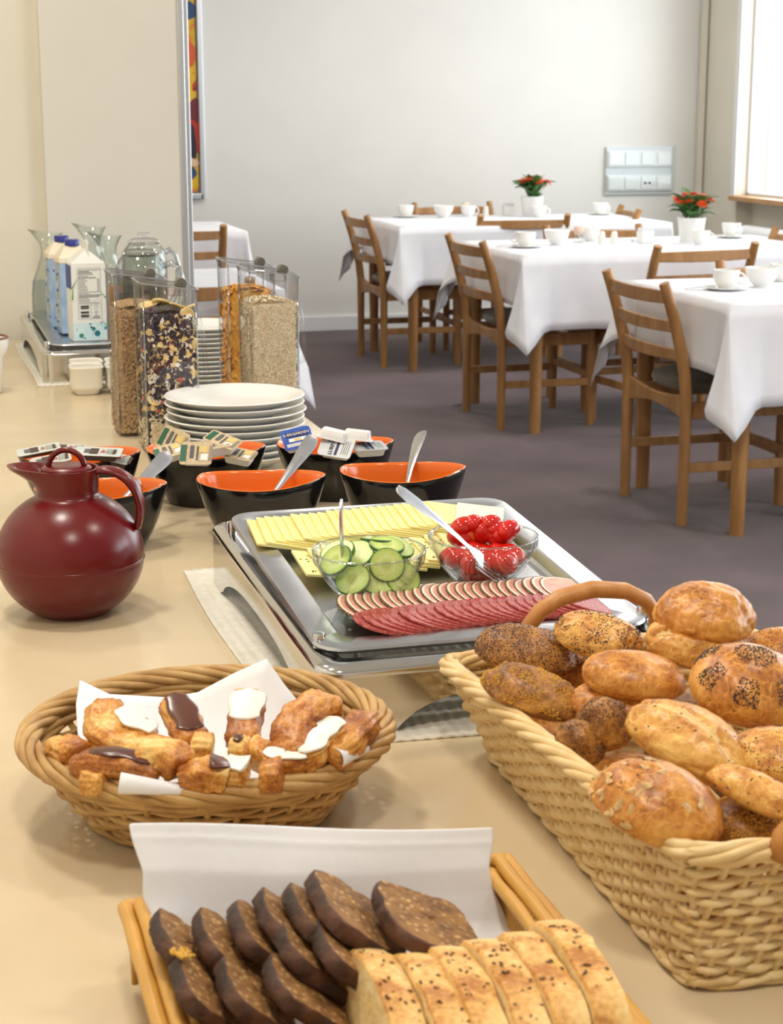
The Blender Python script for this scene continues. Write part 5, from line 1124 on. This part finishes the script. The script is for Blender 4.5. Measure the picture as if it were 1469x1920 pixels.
# ---------------- napkins ----------------
g=G()
def nap(i,j):
    # i across, j from the standing top edge down into the tray and forward
    keys=[(0,(241,1549,1.062),(926,1549,1.048)),(.10,(246,1578,1.056),(926,1580,1.043)),(.28,(268,1640,1.042),(918,1625,1.036)),(.45,(268,1690,1.036),(925,1665,1.033)),(.62,(296,1740,1.028),(950,1720,1.026)),(.80,(330,1800,1.010),(985,1790,1.000)),(1,(345,1900,.955),(1010,1860,.955))]
    for a,b in zip(keys,keys[1:]):
        if j<=b[0]+1e-6: break
    f=(j-a[0])/(b[0]-a[0]); l=onY(a[1][0],a[1][1],a[1][2]).lerp(onY(b[1][0],b[1][1],b[1][2]),f); r=onY(a[2][0],a[2][1],a[2][2]).lerp(onY(b[2][0],b[2][1],b[2][2]),f)
    p=l.lerp(r,i); mid=math.sin(PI*i)
    p.y+=-.004*mid*j*(1-j)*4+.002*math.sin(i*9+j*3)*j*(1-j)*4; p.z-=.018*mid*j*j; p.z=max(p.z,ZC+.010+.001*math.sin(i*20))
    p.z+=.0025*math.sin(i*5+1)*(1-j)+.0012*math.exp(-((j-.1)/.012)**2)
    return tuple(p)
g.grid(nap,44,40)
t=thing('napkin','white paper napkin standing over the back edge of the bamboo tray','napkin'); obj('sheet',g,M['paper'],t,smooth=True,solid=.0012,sub=1)
g=G(); g.grid(lambda i,j: tuple(onY(302+28*math.cos(2.4*PI*i-1.5)*(.8+.2*i)+14*j,1718+26*math.sin(2.4*PI*i-1.5)*.8+60*j,1.045-.06*j)),20,6); obj('curled_corner',g,M['paper'],t,smooth=True,solid=.001)
# napkin in the round basket
t=thing('napkin','white paper napkin with two raised corners lining the round basket','napkin'); g=G()
B=[onY(150,1276,1.435),onY(205,1302,1.445),onY(262,1305,1.455),onY(315,1308,1.455),onY(372,1298,1.450),onY(440,1262,1.435),onY(500,1235,1.420),onY(535,1285,1.405),onY(580,1340,1.39),onY(640,1372,1.34),onY(684,1380,1.30),onY(672,1420,1.262),onY(600,1452,1.235),onY(520,1472,1.222),onY(430,1482,1.222),onY(340,1484,1.225),onY(240,1474,1.235),onY(175,1440,1.27),onY(150,1405,1.32),onY(146,1370,1.36),onY(143,1320,1.40)]
nb=len(B); cz=Vector((.222,1.335,ZC+.022))
def nb_(i,j):
    x=i*nb; k=int(x)%nb; f=x-int(x); f=f*f*(3-2*f)*.6+f*.4; b=B[k].lerp(B[(k+1)%nb],f); h=j
    p=cz.lerp(b,h); rad=h; p.z=cz.z+(b.z-cz.z)*(h**2.6)+.002*math.sin(i*40)*h*(1-h)*3; return tuple(p)
g.grid(nb_,84,16,cu=True); obj('sheet',g,M['paper'],t,smooth=True,solid=.001)
for lab,c_,L_,ang in [('fold',at(290,1474,.846),.034,-.25),('fold',at(648,1412,.850),.030,.75)]:
    g=G(); 
    def fo(i,j,L_=L_): a=PI*1.25*i-.35; r=.009*(1-.55*j); return (L_*(j-.5)*1.5,-.004+r*math.cos(a),r*math.sin(a))
    g.grid(fo,14,8); o=obj('fold',g,M['paper'],t,smooth=True,solid=.0008); o.location=c_; o.rotation_euler=(0,.12,ang)
# ---------------- pastries ----------------
M['past']=breadmat('puff_pastry',(246,206,126),(214,146,62),(164,92,32),scale=30,crack=False,bump=.8); M['pastd']=breadmat('puff_pastry_brown',(226,164,82),(182,110,44),(122,60,22),scale=32,crack=False,bump=.8); M['ice']=mat('sugar_icing',(246,244,236),rough=.3,scale=40,bump=.1,bscale=120,sss=.1); M['choc']=mat('chocolate_icing',(96,54,40),(84,44,32),rough=.22)
def pastry(lab,pts,r,m,icing=None,seed=0,flat=.8,ridge=6,layers=True,ends=True):
    t=thing('pastry',lab,'pastry',(0,0,0),0,'iced pastries in the round basket'); r*=1.14; P=[Vector(p) for p in pts]
    fine=[]; n=8
    for i in range(len(P)-1):
        p0,p1,p2,p3=P[max(i-1,0)],P[i],P[i+1],P[min(i+2,len(P)-1)]
        for k in range(n):
            u=k/n; fine.append(.5*((2*p1)+(p2-p0)*u+(2*p0-5*p1+4*p2-p3)*u*u+(3*p1-p0-3*p2+p3)*u**3))
    fine.append(P[-1]); K=len(fine); g=G(); rings=[]
    for i,p in enumerate(fine):
        d=(fine[min(i+1,K-1)]-fine[max(i-1,0)]).normalized(); up=Vector((0,0,1)); a=d.cross(up).normalized(); b=a.cross(d)
        e=i/(K-1); rr=r*(.55+.45*min(1,math.sin(PI*min(max(e,.02),.98))*3.2))
        ring=[]
        for j in range(48):
            th=2*PI*j/48; c,s=math.cos(th),math.sin(th); q=(abs(c)**3.2+abs(s)**3.2)**(-1/3.2)
            k=1+.16*fbm((i*.35,c*2.4+seed,s*2.4),1,4)+.05*math.sin(i*.9+seed+c*2)*(s>0)+(.05*math.sin(s*17+.2*math.sin(i*.6)) if layers else 0)
            ring.append(tuple(p+a*(rr*q*c*k)+b*(rr*flat*q*s*k)))
        rings.append(ring)
    g.loft(rings); obj('dough',g,m,t,smooth=True)
    if icing:
        a0,a1,mt,w=icing; g=G(); i0,i1=int(a0*(K-1)),max(int(a1*(K-1)),int(a0*(K-1))+3); nn=(i1-i0)*2; R=[]
        for q in range(nn+1):
            x=i0+(i1-i0)*q/nn; k=min(int(x),K-2); f=x-k; p=fine[k].lerp(fine[k+1],f); d=(fine[min(k+1,K-1)]-fine[max(k-1,0)]).normalized(); a=d.cross(Vector((0,0,1))).normalized(); b=a.cross(d)
            e=q/nn; ww=r*w*(min(1,(math.sin(PI*min(max(e,.01),.99))*3.0))**.5)*(1+.12*math.sin(q*.42+seed))
            R.append([tuple(p+a*(ww*math.cos(th))+b*(r*flat*(1.04+(.17*math.sin(th) if math.sin(th)>0 else .4*math.sin(th))))) for th in [2*PI*z/16 for z in range(16)]])
        g.loft(R); obj('icing' if mt=='ice' else 'chocolate_icing',g,M[mt],t,smooth=True)
    return t
def A3(*q): return [tuple(at(x,y,z)) for x,y,z in q]
pastry('horseshoe pastry with a white icing stripe at the back left of the basket',A3((215,1325,.865),(192,1350,.862),(205,1385,.858),(245,1405,.855),(300,1412,.853),(330,1425,.848)),.0125,M['past'],None,1)
pastry('white-iced end of the horseshoe pastry at the back left',A3((228,1345,.868),(255,1372,.862),(290,1385,.858)),.0085,M['past'],(.0,1,'ice',1.05),2,flat=.9)
pastry('straight pastry bar with chocolate icing, upright at the back',A3((325,1318,.872),(345,1355,.866),(362,1395,.858)),.0115,M['pastd'],(.12,.88,'choc',.85),3,flat=.7)
pastry('square pastry chunk in front of the chocolate-iced bar',A3((358,1400,.858),(400,1405,.856)),.0115,M['past'],None,4)
pastry('straight pastry bar with a white icing slab, second upright from the left',A3((470,1300,.880),(462,1345,.868),(452,1398,.856)),.0115,M['pastd'],(.18,.72,'ice',1.05),5,flat=.7)
pastry('short pastry end below the white slab with a chocolate smear',A3((432,1408,.856),(468,1410,.856)),.0120,M['past'],(.3,.7,'choc',.5),6)
pastry('large folded pastry at the right back of the basket',A3((625,1328,.872),(590,1335,.874),(560,1362,.868),(545,1400,.858),(530,1420,.850)),.0150,M['pastd'],None,7,flat=.8)
pastry('curved pastry with white icing at the right of the basket',A3((640,1368,.866),(610,1388,.862),(585,1415,.856),(560,1432,.850)),.0095,M['past'],(.0,.85,'ice',1.1),8,flat=.9)
pastry('pastry piece at the far right rim of the basket',A3((690,1350,.858),(668,1370,.860),(640,1400,.856),(610,1425,.850)),.0120,M['pastd'],None,9)
pastry('long pastry with a dark chocolate stripe at the front left',A3((140,1435,.850),(190,1430,.856),(245,1436,.856),(300,1452,.850)),.0110,M['pastd'],(.25,.95,'choc',.75),10,flat=.75)
pastry('lumpy pastry end at the far left rim of the basket',A3((110,1400,.848),(145,1418,.850)),.0115,M['past'],None,11)
pastry('brown pastry curl across the middle left of the basket',A3((260,1425,.858),(310,1418,.862),(345,1440,.856)),.0130,M['past'],None,12)
pastry('small pastry piece with chocolate at the front centre',A3((350,1455,.850),(385,1452,.854),(420,1458,.850)),.0125,M['past'],(.62,.95,'choc',.9),13)
pastry('white-iced pastry piece at the front centre of the basket',A3((420,1452,.850),(465,1455,.850)),.0110,M['past'],(.0,1,'ice',1.15),14)
pastry('round golden pastry end at the front, right of the white-iced piece',A3((490,1455,.850),(530,1452,.852)),.0125,M['past'],None,15)
pastry('small curl of white icing on pastry at the front right',A3((500,1420,.856),(530,1432,.854),(570,1430,.852)),.0070,M['past'],(.0,1,'ice',1.1),16,flat=.9)
pastry('golden pastry lump between the white slab and the folded pastry',A3((470,1425,.852),(505,1405,.856)),.0120,M['past'],None,17)
pastry('short pastry chunks at the lower left rim of the basket',A3((160,1462,.845),(200,1468,.845)),.0100,M['past'],None,18)
# ---------------- sliced breads ----------------
M['ryecr']=mat('rye_crust',(44,27,20),(92,54,32),rough=.6,scale=60,detail=6,bump=1,bscale=160)
def ryemat():
    m,nt,b=newmat('rye_crumb'); N=nt.nodes.new; L=nt.links.new; b.inputs['Roughness'].default_value=.75
    tc=N('ShaderNodeTexCoord'); v=N('ShaderNodeTexVoronoi'); v.inputs['Scale'].default_value=190; n=N('ShaderNodeTexNoise'); n.inputs['Scale'].default_value=90; n.inputs['Detail'].default_value=6
    for q in (v,n): L(tc.outputs['Object'],q.inputs['Vector'])
    r=N('ShaderNodeValToRGB'); e=r.color_ramp.elements; e[0].position=.12; e[0].color=S((230,206,160)); e[1].position=.36; e[1].color=S((158,120,72)); L(v.outputs['Distance'],r.inputs[0])
    r2=N('ShaderNodeValToRGB'); e=r2.color_ramp.elements; e[0].position=.35; e[0].color=S((150,116,78)); e[1].position=.65; e[1].color=S((255,236,200)); L(n.outputs['Fac'],r2.inputs[0])
    mx=N('ShaderNodeMix'); mx.data_type='RGBA'; mx.blend_type='MULTIPLY'; mx.inputs[0].default_value=.8; L(r.outputs[0],mx.inputs[6]); L(r2.outputs[0],mx.inputs[7]); L(mx.outputs[2],b.inputs['Base Color'])
    bp=N('ShaderNodeBump'); bp.inputs['Strength'].default_value=.6; bp.inputs['Distance'].default_value=.001; L(n.outputs['Fac'],bp.inputs['Height']); L(bp.outputs[0],b.inputs['Normal']); return m
M['rye']=ryemat()
def slice_mesh(w,h,th,seed,rnd=.018):
    # a slice standing in the YZ plane, thickness along X, domed top
    g=G(); out=[]; n=48
    for i in range(n):
        a=2*PI*i/n; c,s=math.cos(a),math.sin(a); q=(abs(c)**5+abs(s)**(3.4 if s>0 else 5))**(-1/5); k=1+.05*fbm((c*2+seed,s*2,seed),1,3)+.02*fbm((c*9+seed,s*9,seed),1,3)
        out.append((w/2*c*q*k,h/2*s*q*k))
    def ring(sc,x): return [(x+.0012*fbm((y*70,z*70,seed+x*300)),y*sc+.0009*fbm((y*160,z*160,seed+x*90)),z*sc+.0009*fbm((y*160,z*160,seed+9+x*90))) for y,z in out]
    g.loft([ring(.96,-th/2),ring(1,-th/2+.001),ring(1.01,0),ring(1,th/2-.001),ring(.96,th/2)],0,True,(False,False))
    for x,sg in ((-th/2,1),(th/2,-1)):
        rs=[ring(s_,x) for s_ in (.96,.7,.4,.12,.01)]; g.loft(rs if sg<0 else rs,1,True,(False,True))
    return g
def rye(lab,p,tilt,rz,seed,w=.078,h=.060,th=.009):
    t=thing('rye_bread_slice',lab,'bread slice',p,0,'dark rye bread slices in the bamboo tray',rot=Euler((0,tilt,rz)))
    gm=slice_mesh(w,h,th,seed); o=obj('slice',gm,[M['ryecr'],M['rye']],t,smooth=True,ang=50); return t
RY=[((352,1782),.838,'small rye slice with a yellow grain spot at the left end of the tray',-.85,.03),
 ((432,1782),.840,'second dark rye slice from the left in the back row',-.88,0),((498,1768),.844,'narrow rye slice, third from the left in the back row',-.82,0),((548,1745),.850,'rye slice, fourth from the left in the back row',-.85,0),
 ((605,1735),.854,'rye slice, fifth from the left in the back row',-.88,0),((665,1722),.858,'rye slice just left of the large right-hand one',-.90,0),((800,1735),.856,'large dark rye slice at the right of the back row, its grainy face showing',-1.15,0),
 ((390,1872),.834,'leftmost rye slice of the front row, nearest the napkin',-.80,0),((478,1876),.836,'second rye slice of the front row',-.85,0),((570,1866),.840,'third rye slice of the front row with a pale seed',-.92,0),((585,1800),.846,'rye slice between the two rows, left of the white bread',-.85,0),((655,1800),.850,'rye slice half behind the white bread slices',-.88,0)]
for i,(q,z,lab,tl,rz) in enumerate(RY):
    p=at(q[0],q[1],z); big='large' in lab
    rye(lab,p,tl,rz-.04,i*3.7,w=.082 if big else (.060 if i>6 else .066),h=.064 if big else .052,th=.0105)
g=G(); random.seed(9)
for i in range(60): 
    a=random.uniform(0,6.28); r=.007*math.sqrt(random.random()); g.box((r*math.cos(a),r*math.sin(a),.0006*random.random()),(.0016,.0014,.0012),rz=a)
o=obj('grain_spot',g,M['grit'],None,kind='stuff'); o.location=at(342,1788,.858); o.rotation_euler=(0,.3,0); tag(o,'crumbled yellow grain on the leftmost rye slice','crumbs',kind='stuff')
M['wcrust']=breadmat('white_bread_crust',(246,212,144),(228,176,98),(184,118,50),rough=.5,scale=26,crack=False); M['wcrumb']=mat('white_bread_crumb',(236,212,160),(222,188,124),rough=.85,scale=70,detail=6,bump=.6,bscale=200)
def wslice(lab,x,y,z,seed,tilt,w,h,th):
    t=thing('white_bread_slice',lab,'bread slice',(x,y,z),0,'seeded white bread slices in the bamboo tray',rot=Euler((0,tilt,-.03))); o=obj('slice',slice_mesh(w,h,th,seed),[M['wcrust'],M['wcrumb']],t,smooth=True,ang=50)
    g=G(); random.seed(seed+3)
    for i in range(46):
        a=random.uniform(.15,PI-.15); c,s=math.cos(a),math.sin(a); q=(abs(c)**4+abs(s)**2.6)**(-1/4); k=1.012+.04*fbm((c*2+seed,s*2,seed),1,3)
        mx=Matrix.Translation((random.uniform(-th*.42,th*.42),w/2*c*q*k,h/2*s*q*k))@Matrix.Rotation(random.uniform(-.6,.6)+0,4,'X')@Matrix.Rotation(random.uniform(0,3),4,'Z')
        r=.0011; g.add([(r*1.9,0,0),(0,r,0),(-r*1.9,0,0),(0,-r,0),(0,0,r),(0,0,-r)],[(0,1,4),(1,2,4),(2,3,4),(3,0,4),(1,0,5),(2,1,5),(3,2,5),(0,3,5)],0,mx)
    obj('sunflower_seeds',g,M['flax'],t,kind='stuff')
xs=[.233,.2555,.277,.2995,.322,.345]
for i,x in enumerate(xs):
    wslice(['leftmost seeded white bread slice, its pale cut side showing','second seeded white bread slice from the left','third seeded white bread slice from the left','fourth seeded white bread slice from the left','fifth white bread slice, left of the dark crack','rightmost seeded white bread slice beside the bamboo poles'][i],x,(.850,.838,.840,.836,.838,.838)[i],ZC+.050+(.004,.0,.002,.003,.004,.006)[i],i*5.3,.16-.02*i,.125,.086+.004*(i%2)+.002*i,.0212)
